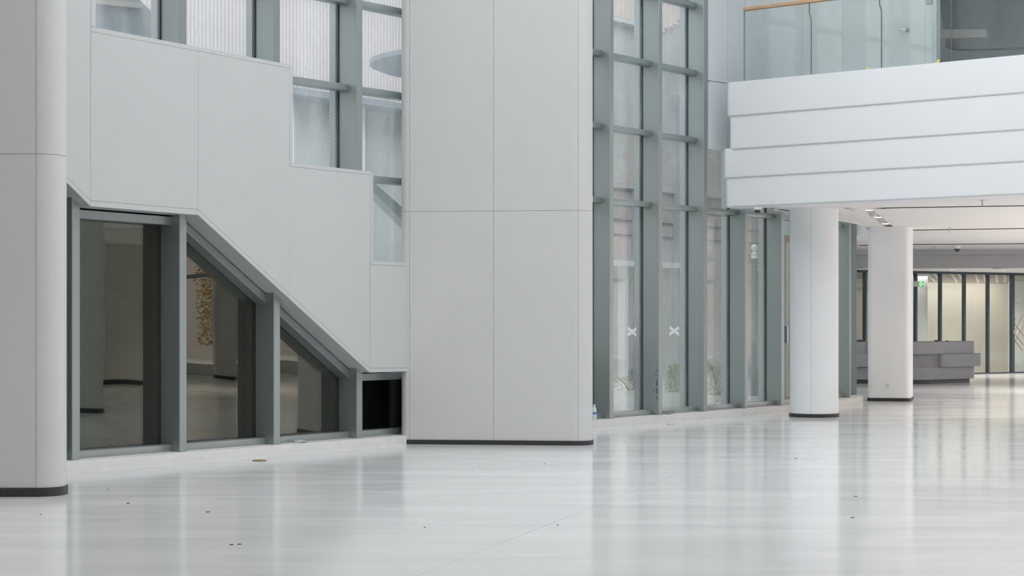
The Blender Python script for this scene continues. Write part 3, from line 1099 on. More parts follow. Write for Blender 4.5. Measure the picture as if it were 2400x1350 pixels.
tag(link('curved_rail', bm, M['cable']), 'thin dark curved rail inside the dim room off the balcony', 'rail')

# balustrade
bl = empty('balustrade', (*fp(0.3, 0.12), 5.09))
tag(bl, 'clear glass balustrade with a pine handrail on the white balcony edge', 'balustrade')
def bpx(px, w=0.12):
    k = (px - 1200) / F
    o = FB + UI * w
    return (k * o.y - o.x) / (U.x - k * U.y)
joints = [bpx(1746), bpx(1903), bpx(2067.5), bpx(2231.5), bpx(2405), bpx(2590)]
for a, b in zip(joints[:-1], joints[1:]):
    bm = bmx()
    c = [fp(a + 0.006, 0.12), fp(b - 0.006, 0.12), fp(b - 0.006, 0.135), fp(a + 0.006, 0.135)]
    prism(bm, c, 5.09, 6.17)
    link('glass_pane', bm, M['rail_glass'], bl, smooth=False)
for i, j in enumerate(joints):
    x0 = Vector(fp(j, 0.10))
    bm = bmx()
    tube(bm, [(x0.x, x0.y, 6.17), (x0.x, x0.y, 5.09)] if not i else [(x0.x - U.x * 0.035, x0.y - U.y * 0.035, 6.17), (x0.x - U.x * 0.03, x0.y - U.y * 0.03, 6.02), (x0.x - U.x * 0.004, x0.y - U.y * .004, 5.94), (x0.x, x0.y, 5.9), (x0.x, x0.y, 5.09)], 0.009 if i else 0.012, 6)
    link('joint_seal', bm, M['cable'] if i else M['metal'], bl)
bm = bmx()
a, b = bpx(1743), bpx(2590)
hx = [fp(a, 0.09, 6.17), fp(b, 0.09, 6.17), fp(b, 0.165, 6.17), fp(a, 0.165, 6.17)]
v = hexa(bm, hx + [(x, y, z + 0.05) for x, y, z in hx])
bmesh.ops.bevel(bm, geom=list({e for q in v for e in q.link_edges}), offset=0.008, segments=2, affect='EDGES')
link('handrail', bm, M['timber'], bl)['label'] = 'pale pine handrail'
def sticker(px, py, w, h, m, label, lean=0.25):
    b = bpx(px, 0.11)
    d = fp(b, 0.11)[1]
    z = PZ(py, d) + 0.022
    bm = bmx()
    A = [fp(b - w / 2 - lean * h / 2, 0.115, z - h / 2), fp(b + w / 2 - lean * h / 2, 0.115, z - h / 2), fp(b + w / 2 + lean * h / 2, 0.115, z + h / 2), fp(b - w / 2 + lean * h / 2, 0.115, z + h / 2)]
    hexa(bm, A + [(x + UI.x * .003, y + UI.y * .003, zz_) for x, y, zz_ in A])
    tag(link('sticker', bm, m), label, 'sticker', 'stickers at the foot of the balustrade')
sticker(2033, 164, 0.032, 0.042, M['yellow'], 'small yellow sticker low on the second balustrade pane')
sticker(2198, 147.5, 0.04, 0.055, M['yellow'], 'larger yellow sticker low on the third balustrade pane')
sticker(2066, 147.5, 0.018, 0.026, M['orange'], 'tiny orange sticker on the joint between two balustrade panes', 0)

# ------------------------------------------------------------------ rear of the lobby: bulkhead, partition, back room
bh = empty('wall_rear', (8.4, 46.9, 2.8))
struct(bh, 'grey bulkhead hanging above the glass partition', 'wall')
A0, A1 = Vector((7.6, 47.2)), Vector((20.0, 45.9))
vwall(A0, A1, 2.77, 3.24, M['taupe'], bh, 0.3, 'bulkhead')
vwall(A0 - Vector((0, .05)), A1 - Vector((0, .09)), 3.10, 3.24, M['taupe'], bh, 0.05, 'bulkhead_lip')
PA, PB = Vector((8.55, 50.62)), Vector((20.0, 58.0))
PD = (Vector((14.1, 54.2)) - Vector((9.15, 51.0))).normalized()
PA = Vector((9.15, 51.0)) - PD * 0.75
PN = Vector((-PD.y, PD.x))
bm = bmx()
prism(bm, [(7.6, 47.3), (20.0, 46.0), tuple(PA + PD * 12), tuple(PA + PD * 12 + PN * 5), tuple(PA + PN * 5 - PD), tuple(PA - PD)], 2.83, 2.9)
link('lower_ceiling', bm, M['soffit'], bh)
bm = bmx()
s4 = slot([at_px(2330, 629, 2.83), at_px(2420, 625.5, 2.83), at_px(2600, 619, 2.83)], 0.14)
prism(bm, s4, 2.822, 2.83)
link('slot_lining', bm, M['slot'], bh)
pt = empty('window_2', (*PA, 0))
struct(pt, 'navy-framed glass partition at the far end of the lobby', 'window')
def ppx(px):
    k = (px - 1200) / F
    return (k * PA.y - PA.x) / (PD.x - k * PD.y)
def pbox(name, u0, u1, w0, w1, z0, z1, m, par):
    bm = bmx()
    c = [PA + PD * u + PN * w for u, w in ((u0, w0), (u1, w0), (u1, w1), (u0, w1))]
    hexa(bm, [(*q, z0) for q in c] + [(*q, z1) for q in c])
    return link(name, bm, m, par, smooth=False)
mp = [ppx(x) for x in (1968, 2026.5, 2087, 2145.5, 2203, 2259, 2314.5, 2372, 2430, 2490)]
for i, u in enumerate(mp):
    w = 0.055 if i == 7 else 0.032
    pbox('mullion', u - w, u + w, -0.05, 0.05, 0.0, 2.83, M['navy'], pt)
pbox('head_rail', mp[0], mp[-1], -0.06, 0.06, 2.765, 2.835, M['navy'], pt)
pbox('bottom_rail', mp[0], mp[-1], -0.06, 0.06, 0.0, 0.035, M['navy'], pt)
for i in range(len(mp) - 1):
    pbox('pane', mp[i] + 0.034, mp[i + 1] - 0.034, -0.006, 0.006, 0.035, 2.765, M['partglass'], pt)
pbox('pull_handle', mp[7] - 0.03, mp[7] + 0.0, -0.12, -0.05, 1.10, 1.22, M['metal'], pt)
# room behind the partition
br = empty('wall_end', (*(PA + PN * 2), 0))
struct(br, 'cream wall of the room behind the glass partition', 'wall')
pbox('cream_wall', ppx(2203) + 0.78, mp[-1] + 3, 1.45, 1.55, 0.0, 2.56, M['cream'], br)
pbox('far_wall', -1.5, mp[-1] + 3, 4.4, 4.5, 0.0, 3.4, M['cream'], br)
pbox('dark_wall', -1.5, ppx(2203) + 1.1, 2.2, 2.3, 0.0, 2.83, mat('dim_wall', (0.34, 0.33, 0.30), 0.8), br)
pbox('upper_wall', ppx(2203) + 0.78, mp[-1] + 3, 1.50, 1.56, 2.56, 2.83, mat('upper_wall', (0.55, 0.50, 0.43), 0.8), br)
for xa, xb in ((2163, 2180), (2213, 2233), (2231, 2249), (2273, 2286), (2290, 2302), (2330, 2337), (2350, 2355), (2380, 2383), (2400, 2402)):
    sh = 0.80
    ua, ub = ppx(xa) + sh, ppx(xb) + sh
    bm = bmx()
    c = [(ub - 0.035, 2.575), (ub + 0.035, 2.575), (ua + 0.035, 2.82), (ua - 0.035, 2.82)]
    hexa(bm, [(*(PA + PD * u + PN * 1.46), z) for u, z in c] + [(*(PA + PD * u + PN * 1.498), z) for u, z in c])
    link('slanting_strip', bm, M['plaster'], br, smooth=False)
bm = bmx()
cc = PA + PD * (ppx(2178) + 0.5) + PN * 0.95
pts = rpoly([(cc.x - 0.2, cc.y - 0.2, 0.1), (cc.x + 0.26, cc.y - 0.2, 0.1), (cc.x + 0.26, cc.y + 0.25, 0.1), (cc.x - 0.2, cc.y + 0.25, 0.1)], 6)
prism(bm, pts, 0, 2.83)
tag(link('column', bm, M['greywall']), 'slim grey-white column behind the first glass pane right of the socket column', 'column')
# poster board at the right edge
pb_ = empty('poster_board', (*(PA + PD * ppx(2400) + PN * 0.3), 0))
tag(pb_, 'white display board with crossed gold lines at the right edge behind the glass', 'board')
pbox('board', ppx(2379), mp[-1], 0.22, 0.26, 0.03, 2.60, M['plastic'], pb_)
k_ = 54.3 / F
def stick(x0, y0, x1, y1):
    bm = bmx()
    pa = PA + PD * ppx(x0) + PN * 0.205
    pb2 = PA + PD * ppx(x1) + PN * 0.205
    tube(bm, [(pa.x, pa.y, PZ(y0, pa.y)), (pb2.x, pb2.y, PZ(y1, pb2.y))], 0.009, 6)
    link('gold_line', bm, M['timber'], pb_)
stick(2381, 800, 2410, 740)
stick(2391, 758, 2415, 790)
stick(2386, 775, 2412, 808)
stick(2383, 817, 2412, 764)
stick(2387, 790, 2410, 822)
for x, y in ((2397, 712), (2393, 747), (2398, 858)):
    bm = bmx()
    pa = PA + PD * ppx(x) + PN * 0.205
    lathe(bm, (pa.x, pa.y, PZ(y, pa.y)), [(0, -.018), (0.014, -.01), (0.014, .01), (0, .018)], 8)
    link('dot', bm, M['blue'], pb_)
bm = bmx()
pa = PA + PD * ppx(2382.5) + PN * 0.205
box(bm, pa.x - .012, pa.x + .012, pa.y - .006, pa.y + .006, PZ(670, pa.y), PZ(664.5, pa.y))
link('mark', bm, mat('maroon_mark', (0.25, 0.06, 0.08), 0.6), pb_)

# downlights added in the low soffit to light the display board and floor
for i, (x, y) in enumerate(((11.6, 50.6), (13.2, 51.6), (14.8, 52.7))):
    root = empty('downlight', (x, y, 2.83))
    tag(root, ('first', 'second', 'third')[i] + ' small added round downlight in the low soffit before the glass partition', 'ceiling light', 'added downlights before the partition')
    dl = bmx()
    lathe(dl, (x, y, 2.83), [(0.07, -0.001), (0.07, -0.008), (0.05, -0.008), (0.047, -0.003)], 16)
    link('ring', dl, M['plastic'], root)
    b2 = bmx()
    lathe(b2, (x, y, 2.825), [(0.0, 0.0), (0.047, 0.0), (0.047, 0.004), (0.0, 0.004)], 16)
    link('lens', b2, M['warmlamp'], root)
    lamp('downlight_lamp', 'SPOT', (x, y, 2.81), 130, (1.0, 0.95, 0.88), 0.06, (0, 0, 0), math.radians(140))

# exit sign
u0 = ppx(2145.5)
ex_ = empty('exit_sign', (*(PA + PD * u0 - PN * 0.12), 2.45))
tag(ex_, 'lit green exit sign with running figure and arrow beside the socket column', 'sign')
def sgn(u, z, back=0.145):
    p = PA + PD * u - PN * back
    return Vector((p.x, p.y, z))
ez = PZ(665.5, 51.9)
pbox('housing', u0 - 0.22, u0 + 0.165, -0.14, -0.10, ez - 0.075, ez + 0.075, M['trough'], ex_)
pbox('bracket', u0 - 0.03, u0 + 0.03, -0.10, -0.05, ez - 0.03, ez + 0.03, M['trough'], ex_)
def sbar(x0, z0, x1, z1, w=0.008, name='pictogram'):
    bm = bmx()
    a = Vector((x0, z0)); b = Vector((x1, z1))
    e = (b - a).normalized()
    nn = Vector((-e.y, e.x)) * w
    c = [a - nn, b - nn, b + nn, a + nn]
    hexa(bm, [sgn(u0 + q.x, ez + q.y, 0.143) for q in c] + [sgn(u0 + q.x, ez + q.y, 0.139) for q in c])
    return bm
def merge(name, bars, m, par):
    bm = bmx()
    for b in bars:
        t = bpy.data.meshes.new('t')
        b.to_mesh(t)
        b.free()
        bm.from_mesh(t)
        bpy.data.meshes.remove(t)
    return link(name, bm, m, par, smooth=False)
merge('running_figure', [sbar(0.02, 0.055, 0.09, 0.055), sbar(0.02, -0.055, 0.02, 0.055), sbar(0.09, 0.01, 0.09, 0.055), sbar(0.055, 0.038, 0.068, 0.038, 0.01),
                         sbar(0.045, 0.02, 0.06, -0.015, 0.011), sbar(0.06, -0.015, 0.04, -0.05), sbar(0.058, -0.015, 0.08, -0.03), sbar(0.08, -0.03, 0.085, -0.055),
                         sbar(0.05, 0.018, 0.032, -0.005, 0.006), sbar(0.052, 0.018, 0.078, 0.0, 0.006)], M['green'], ex_)
merge('arrow', [sbar(0.10, 0.0, 0.15, 0.0, 0.008), sbar(0.125, 0.028, 0.152, 0.0, 0.008), sbar(0.125, -0.028, 0.152, 0.0, 0.008)], M['green'], ex_)

# ------------------------------------------------------------------ reception desk
dk = empty('reception_desk', (9.9, 45.4, 0))
tag(dk, 'grey reception desk of three stacked rounded tiers before the glass partition', 'desk')
def dtier(name, pts, z0, z1, m, seg=10):
    bm = bmx()
    lo, hi = prism(bm, rpoly(pts, seg), z0, z1)
    bevel_loop(bm, hi, 0.008, 1)
    return link(name, bm, m, dk, ang=50)
D0 = Vector((PX(2168, 45.0), 44.95))           # rounded front corner
dR = Vector((0.80, 0.60)).normalized()
dR = (Vector((PX(2300, 46.3), 46.3)) - D0).normalized()
dL = Vector((-0.985, 0.17)).normalized()
def dp(r, l, back=0.0):
    p = D0 + dR * r + dL * l
    return (p.x, p.y + back)
def dshape(front, rend, lend, rr_=0.5):
    """front: how far the face comes forward; rend / lend: length of right and left wings"""
    o = Vector((0.0, -front))
    nR = Vector((dR.y, -dR.x)) * front
    c = D0 + Vector((0, -front * 1.1))
    a = D0 + dR * rend + nR
    b = D0 + dL * lend + Vector((dL.y, -dL.x)) * -front
    w = 0.62
    return [(b.x, b.y, 0.12), (c.x, c.y, rr_), (a.x, a.y, 0.18), (a.x - dR.y * w - dR.x * 0, a.y + dR.x * w, 0.18), (c.x - 0.05, c.y + 0.75, 0.2), (b.x + 0.05, b.y + w, 0.12)]
dtier('plinth', dshape(-0.05, 1.86, 1.75), 0.0, 0.10, M['desktop'])
dtier('lower_tier', dshape(0.05, 1.90, 1.72), 0.10, 0.385, M['desk'])
dtier('core', dshape(-0.02, 1.85, 1.70), 0.385, 0.70, M['deskcore'])
dtier('upper_tier', dshape(0.05, 1.90, 1.62), 0.70, 0.985, M['desk'])
dtier('counter_top', dshape(0.045, 1.89, 1.60), 0.985, 0.995, M['desktop'])
# proud middle tiers, right wing and left wing
a = D0 + dR * 0.50
nR = Vector((dR.y, -dR.x))
def quad(p0, p1, f, w, r0, r1):
    return [(*(p0 + f), r0), (*(p1 + f), r1), (*(p1 - f.normalized() * w), r1), (*(p0 - f.normalized() * w), r0)]
dtier('middle_tier', quad(a, D0 + dR * 2.05, nR * 0.13, 0.45, 0.12, 0.18), 0.392, 0.695, M['desk'])
dtier('middle_lip', quad(a, D0 + dR * 2.05, nR * 0.135, 0.44, 0.12, 0.18), 0.695, 0.703, M['desktop'])
nL = Vector((0.17, -0.985)).normalized() * -1
nL = Vector((dL.y, -dL.x))
if nL.y > 0:
    nL = -nL
dtier('middle_tier', quad(D0 + dL * 0.95, D0 + dL * 1.95, nL * 0.16, 0.45, 0.10, 0.12), 0.40, 0.70, M['desk'])
dtier('upper_wing', quad(D0 + dL * 0.95, D0 + dL * 1.36, nL * 0.13, 0.45, 0.10, 0.08), 0.71, 0.99, M['desk'])
# things on the counter
def on_desk(name, x, y, w, d, h, m, label, cat):
    bm = bmx()
    box(bm, x - w / 2, x + w / 2, y - d / 2, y + d / 2, 0.995, 0.995 + h, min(w, h) * 0.15)
    tag(link(name, bm, m), label, cat)
q = dp(0, 1.45, 0.25)
on_desk('tray', q[0], q[1], 0.16, 0.2, 0.04, M['desktop'], 'flat black tray on the left wing of the reception desk', 'tray')
q = dp(0, 1.30, 0.2)
on_desk('note_block', q[0], q[1], 0.07, 0.09, 0.03, M['yellow'], 'small yellow block on the reception desk beside the socket column', 'box')
q = dp(0.5, 0, 0.25)
on_desk('small_tin', q[0], q[1], 0.09, 0.06, 0.03, M['bark'], 'small dark brown tin on the reception desk', 'tin')
q = dp(0.92, 0, 0.3)
on_desk('tape_roll', q[0], q[1], 0.06, 0.06, 0.02, M['orange'], 'small orange roll at the right part of the reception desk', 'roll')

# ------------------------------------------------------------------ small things on the plinth and the floor
def on_sill(px, w, z=SILLZ):
    s = s_at(px, w)
    return wp(s, w)
# water bottle behind the middle column
x, y = on_sill(1392.6, 0.06)
bt = empty('water_bottle', (x, y, SILLZ))
tag(bt, 'clear plastic water bottle on the plinth at the edge of the widest column', 'bottle')
bm = bmx()
lathe(bm, (x, y, SILLZ), [(0.028, 0), (0.032, 0.008), (0.032, 0.14), (0.028, 0.165), (0.014, 0.19), (0.013, 0.205)], 16)
link('body', bm, mat('bottle_plastic', (0.75, 0.80, 0.84), 0.15), bt)
bm = bmx()
lathe(bm, (x, y, SILLZ), [(0.0325, 0.085), (0.0328, 0.086), (0.0328, 0.115), (0.0325, 0.116)], 16)
link('label', bm, M['blue'], bt)
bm = bmx()
lathe(bm, (x, y, SILLZ), [(0.015, 0.204), (0.015, 0.22), (0.0, 0.222)], 12)
link('cap', bm, M['plastic'], bt)
# little jar
x, y = on_sill(1681.5, -0.13)
jr = empty('small_jar', (x, y, SILLZ + 0.075))
tag(jr, 'little white jar with a black cap on the window rail', 'jar')
bm = bmx()
lathe(bm, (x, y, SILLZ + 0.075), [(0.018, 0), (0.019, 0.003), (0.019, 0.04), (0.010, 0.046)], 14)
link('body', bm, M['plastic'], jr)
bm = bmx()
lathe(bm, (x, y, SILLZ + 0.075), [(0.011, 0.044), (0.011, 0.06), (0.0, 0.062)], 12)
link('cap', bm, M['skirt'], jr)
# loop of cable
bm = bmx()
pts = []
s0 = s_at(1552, 0.02)
for i in range(25):
    a_ = i / 24
    s = s_at(1553 + 33 * math.sin(a_ * math.pi), 0.02) + 0.02 * math.sin(9 * a_)
    w = -0.10 + 0.17 * a_
    hgt = 0.012 + 0.05 * math.sin(math.pi * a_) * (1 - a_)
    pts.append(wp(s, w, SILLZ + hgt))
tube(bm, pts, 0.007, 6)
tag(link('cable', bm, M['cable']), 'loop of thin grey cable lying on the plinth by a fin', 'cable')
# dangling cable under a transom
bm = bmx()
s0, s1 = FS[9] + 0.02, FS[10] - FW - 0.1
pts = [wp(s0 + (s1 - s0) * i / 16, -0.14, 3.155 - 0.035 * math.sin(math.pi * i / 16)) for i in range(17)]
tube(bm, pts, 0.006, 6)
tag(link('wire', bm, M['cable']), 'thin dark wire sagging under a transom between two fins', 'wire')
# crumpled film on the plinth
bm = bmx()
x, y = on_sill(703, 0.0)
bmesh.ops.create_icosphere(bm, subdivisions=3, radius=1.0)
for v in bm.verts:
    f_ = 1 + random.uniform(-0.35, 0.35)
    v.co = Vector((v.co.x * 0.085 * f_, v.co.y * 0.05 * f_, max(-0.2, v.co.z) * 0.02 * f_))
    v.co += Vector((x, y, SILLZ + 0.006))
tag(link('plastic_scrap', bm, mat('crumpled_film', (0.62, 0.64, 0.65), 0.3)), 'crumpled scrap of clear film on the plinth under the slanting soffit', 'scrap')
# lids on the floor
def disc(px, py, r, m, label):
    x, y = at_floor(px, py)
    bm = bmx()
    lathe(bm, (x, y, 0.0), [(0, 0.001), (r, 0.001), (r, 0.006), (r * 0.8, 0.010), (0, 0.010)], 28)
    tag(link('paint_lid', bm, m), label, 'lid')
def at_floor(px, py):
    d = EYE * F / (py - HY)
    return (PX(px, d), d)
disc(608, 1080, 0.075, M['lid'], 'brown round lid lying on the floor before the lower windows')
disc(1571, 994.5, 0.06, M['lidlight'], 'tan round lid on the floor before the right-hand windows')
crumbs = [(254, 1147, 'near the rounded end of the leftmost column'), (300, 1180.5, 'second nearest the leftmost column'), (487, 1200.5, 'below the second lower window'),
          (543, 1277.5, 'left one of a close pair near the bottom'), (562, 1276, 'right one of a close pair near the bottom'), (1124, 1093, 'just before the middle of the widest column'),
          (1276, 1087.5, 'before the right part of the widest column'), (1465, 1036, 'right of the widest column'), (2020, 1053, 'between the reflections of the two far columns'),
          (1866, 1074.5, 'before the round column'), (1307, 1231, 'beside the long floor joint'), (1998, 1213.5, 'low on the right before the socket column'),
          (2005, 1164, 'halfway between the socket column and the bottom edge'), (95, 1206, 'before the leftmost column'), (995, 1236, 'left of the long floor joint')]
for i, (px, py, where) in enumerate(crumbs):
    x, y = at_floor(px, py)
    bm = bmx()
    bmesh.ops.create_icosphere(bm, subdivisions=1, radius=1.0)
    r = random.uniform(0.6, 1.2) * 0.013
    for v in bm.verts:
        f_ = random.uniform(0.7, 1.2)
        v.co = Vector((v.co.x * r * f_ * 1.3 + x, v.co.y * r * f_ + y, max(0.0, v.co.z * r * 0.5 * f_) + 0.001))
    tag(link('crumb', bm, M['crumb']), 'tiny dark crumb on the floor, ' + where, 'crumb', 'crumbs scattered on the floor')
# taped crosses on the glass
def cross(px, py, size, label, a1, a2):
    s, z = cl(px, py, GO + 0.013)
    root = empty('tape_cross', wp(s, GO + 0.013, z))
    tag(root, label, 'tape', 'taped crosses on the windows')
    for an, off in ((a1, 0.0), (a2, 0.0015)):
        bm = bmx()
        c, s_2 = math.cos(an), math.sin(an)
        L_, w_ = size, 0.024
        poly = []
        for u, v in ((-L_, -w_), (-L_ * .3, -w_ * 1.05), (L_ * .4, -w_), (L_, -w_ * 1.1), (L_ * .97, w_), (0, w_ * .95), (-L_ * .98, w_)):
            poly.append((s + (u * c - v * s_2), z + u * s_2 + v * c))
        slab_sz(bm, poly, GO + 0.0105 + off, GO + 0.0118 + off)
        link('tape_strip', bm, M['tape'], root)
cross(1482, 777.5, 0.125, 'white tape cross on the first window right of the widest column', 0.38, -0.42)
cross(1580.5, 775.5, 0.15, 'white tape cross on the second window right of the widest column', 0.36, -0.38)

# hand smears: dark ones on a fin, chalky ones on a dusty pane
def smear(pts, s0, m, name, par):
    bm = bmx()
    for px, py, l, w, ln in pts:
        off = -0.3 + 0.3 * (px - 1509.5) / 35.5
        d = wp(s0, off)[1]
        z = PZ(py, d)
        slab_o = [(off - w, z - l), (off + w, z - l * 0.7), (off + w + ln, z + l), (off - w * 0.4 + ln, z + l * 0.8)]
        a_ = [bm.verts.new(wp(s0 - 0.0015, o_, z_)) for o_, z_ in slab_o]
        b_ = [bm.verts.new(wp(s0 + 0.004, o_, z_)) for o_, z_ in slab_o]
        bm.faces.new(a_)
        bm.faces.new(b_[::-1])
        for i in range(4):
            bm.faces.new([a_[i], b_[i], b_[(i + 1) % 4], a_[(i + 1) % 4]])
    o = link(name, bm, m, par, smooth=False)
    o['label'] = 'dark hand smear'
    return o
smear([(1541, 868, .03, .008, .012), (1540, 879, .02, .006, -.01), (1541, 897, .05, .011, .0), (1533, 916, .035, .007, .02), (1541, 916, .045, .010, -.008), (1541, 932, .03, .006, .0)],
      FS[8] - FW, mat('smear_dark', (0.10, 0.11, 0.11), 0.7), 'smear', cw)
bm = bmx()
for px, py in ((1568, 226), (1571, 222), (1580, 221), (1583, 219), (1586, 223), (1589, 221), (1592, 224), (1582, 232), (1587, 234), (1599, 222), (1602, 226), (1590, 246), (1594, 250), (1596, 243)):
    s_c, z_c = cl(px, py, GO + 0.011)
    h_ = random.uniform(0.025, 0.05)
    w_ = random.uniform(0.006, 0.011)
    t_ = random.uniform(-0.015, 0.015)
    slab_sz(bm, [(s_c - w_, z_c - h_), (s_c + w_, z_c - h_ * .8), (s_c + w_ + t_, z_c + h_), (s_c - w_ + t_, z_c + h_ * .9)], GO + 0.0102, GO + 0.0112)
sm = link('hand_mark', bm, glassmat('chalky_mark', (0.95, 0.95, 0.95), 0.55, (0.9, 0.9, 0.9)), cw, smooth=False)
sm['label'] = 'chalky white hand marks on the glass'

# ------------------------------------------------------------------ outside
bm = bmx()
box(bm, -60, 30, -20, 110, -0.30, -0.1)
gd = link('ground', bm, M['pave'])
struct(gd, 'paved forecourt outside the glazed wall', 'ground')
FO = -10.3
bd = empty('building', (*wp(12, FO), 0))
tag(bd, 'pale ribbed building across the forecourt seen through the windows', 'building')
def fbox(name, s0, s1, o0, o1, z0, z1, m, par=bd):
    bm = bmx()
    wbox(bm, s0, s1, o0, o1, z0, z1)
    return link(name, bm, m, par, smooth=False)
fbox('wall', -40, 15, FO - 0.5, FO, 5.95, 12, M['pink'])
fbox('wall', -40, 15, FO - 1.2, FO - 0.7, -0.1, 5.95, M['paleface'])
fbox('fascia', -40, 15, FO - 0.7, FO + 0.05, 5.85, 5.97, M['bluegrey'])
fbox('wall', 15, 60, FO - 0.5, FO, -0.1, 12, M['beige'])
bm = bmx()
s = -2.0
while s < 15:
    wbox(bm, s, s + 0.055, FO, FO + 0.028, 5.98, 11)
    s += 0.098
rb = link('ribs', bm, M['pink'], bd, smooth=False)
rb['kind'] = 'stuff'
peach = mat('ribbed_peach', (0.72, 0.57, 0.50), 0.7)
sE = s_at(1601, FO)
RC = 1.5                      # the ribbed band ends in a rounded lower corner
def band_z(s):
    t = s - (sE - RC)
    return 8.72 if t <= 0 else 8.72 + RC - math.sqrt(max(0.0, RC * RC - t * t))
poly = [(16.5, 12), (16.5, 8.72)] + [(sE - RC + RC * math.sin(a_ * math.pi / 16), 8.72 + RC - RC * math.cos(a_ * math.pi / 16)) for a_ in range(9)] + [(sE, 12)]
bm = bmx()
slab_sz(bm, poly, FO, FO + 0.3)
link('ribbed_band', bm, peach, bd, smooth=False)
bm = bmx()
s = 16.6
while s < sE - 0.2:
    wbox(bm, s, s + 0.205, FO + 0.30, FO + 0.33, max(band_z(s), band_z(s + 0.205)) + 0.02, 12)
    s += 0.22
rb = link('ribs', bm, peach, bd, smooth=False)
rb['kind'] = 'stuff'
fbox('fascia', 16.5, sE - RC, FO, FO + 0.36, 8.62, 8.72, M['paleface'])
fbox('wall_band', 16.5, 24, FO, FO + 0.12, 4.7, 12, mat('taupe_facade', (0.56, 0.53, 0.50), 0.8, noise=0.06, scale=.6))
for z in (3.55, 3.9, 4.3, 4.62):
    for s0, s1 in ((16.6, 30),):
        fbox('siding_line', s0, s1, FO, FO + 0.03, z, z + 0.035, M['winglass'])
fbox('cornice', 17.5, 22.4, FO, FO + 0.30, 2.80, 2.93, M['plaster'])
fbox('door_frame', 18.75, 18.9, FO, FO + 0.2, 0.0, 2.80, M['plaster'])
fbox('door_frame', 19.75, 19.9, FO, FO + 0.2, 0.0, 2.80, M['plaster'])
fbox('door_frame', 20.7, 21.28, FO, FO + 0.2, 0.0, 2.80, M['paleface'])
fbox('window', 18.9, 19.75, FO, FO + 0.06, 0.3, 2.8, M['beige'])
fbox('window', 21.6, 22.3, FO, FO + 0.06, 0.4, 2.7, M['winglass'])
fbox('pilaster', 19.35, 19.6, FO, FO + 0.32, -0.1, 7.2, M['bluegrey'])
fbox('pilaster', 21.3, 21.65, FO, FO + 0.32, -0.1, 7.2, M['bluegrey'])
fbox('pilaster', 7.3, 7.6, FO - 0.7, FO - 0.4, -0.1, 6.15, M['plaster'])
fbox('pilaster', 9.5, 9.75, FO - 0.7, FO - 0.4, -0.1, 6.15, M['plaster'])
for i in range(26):
    fbox('shutter_slat', 8.95, 9.5, FO - 0.7, FO - 0.64, 3.9 + i * 0.085, 3.95 + i * 0.085, M['plaster'])
fbox('window', 6.2, 7.2, FO - 0.7, FO - 0.65, 1.0, 5.0, M['bluegrey'])
# sloping canopy at upper left, round canopy behind the middle column
bm = bmx()
slab_sz(bm, [(s_at(120, -3), 7.2), (s_at(120, -3), 4.2), (s_at(420, -3), 4.2), (s_at(300, -3), 8.2), (s_at(240, -3), 8.6)], -3.3, -3.0)
bm.free()
bm = bmx()
def ray_at(px, py, off):
    s, z = cl(px, py, off)
    return (s, z)
slab_sz(bm, [ray_at(150, 140, -3.5), ray_at(470, 140, -3.5), ray_at(361, 33, -3.5), ray_at(325, -3, -3.5), ray_at(150, -180, -3.5)], -3.8, -3.5)
o = link('canopy', bm, M['bluegrey'], smooth=False)
tag(o, 'blue-grey sloping stair canopy outside the upper left window', 'canopy')
bm = bmx()
slab_sz(bm, [ray_at(150, 2, -3.5), ray_at(318, 20, -3.5), ray_at(332, 14, -3.5), ray_at(318, 8, -3.5), ray_at(150, -10, -3.5)], -3.52, -3.44)
link('cream_stripe', bm, mat('cream_stripe', (0.62, 0.56, 0.48), 0.7), o, smooth=False)
bm = bmx()
cx_, cy_ = PX(1146, 33), 33.0
lathe(bm, (cx_, cy_, 5.8), [(0, 0), (1.9, 0.0), (2.05, 0.06), (2.05, 0.14), (0, 0.2)], 48)
tag(link('round_canopy', bm, M['bluegrey']), 'grey round canopy outside behind the widest column', 'canopy')
# external stair run outside the stepped cladding, dark store below it
st = empty('external_stair', (*wp(-4, -1.5), 0))
tag(st, 'dark space under a sloping outside stair behind the lower windows', 'stair')
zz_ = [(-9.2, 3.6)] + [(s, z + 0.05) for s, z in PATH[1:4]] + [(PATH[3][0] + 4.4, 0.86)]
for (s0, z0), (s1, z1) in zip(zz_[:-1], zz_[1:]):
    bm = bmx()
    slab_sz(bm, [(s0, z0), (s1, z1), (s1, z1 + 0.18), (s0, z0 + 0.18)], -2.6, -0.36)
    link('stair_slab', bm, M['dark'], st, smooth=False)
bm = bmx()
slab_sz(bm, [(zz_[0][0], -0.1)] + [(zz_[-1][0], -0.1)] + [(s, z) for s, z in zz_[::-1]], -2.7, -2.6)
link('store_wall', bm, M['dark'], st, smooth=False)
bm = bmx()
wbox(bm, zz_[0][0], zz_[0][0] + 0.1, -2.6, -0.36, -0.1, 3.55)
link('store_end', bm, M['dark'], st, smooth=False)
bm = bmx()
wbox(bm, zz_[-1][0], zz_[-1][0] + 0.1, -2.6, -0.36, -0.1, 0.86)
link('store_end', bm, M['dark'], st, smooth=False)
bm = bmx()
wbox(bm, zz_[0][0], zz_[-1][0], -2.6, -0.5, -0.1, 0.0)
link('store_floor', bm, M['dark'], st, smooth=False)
# stringer crossing the low upper window
bm = bmx()
slab_sz(bm, [ray_at(865, 418, -1.8), ray_at(865, 440, -1.8), ray_at(965, 540, -1.8), ray_at(965, 505, -1.8)], -1.95, -1.8)
link('stringer', bm, M['metal'], st, smooth=False)
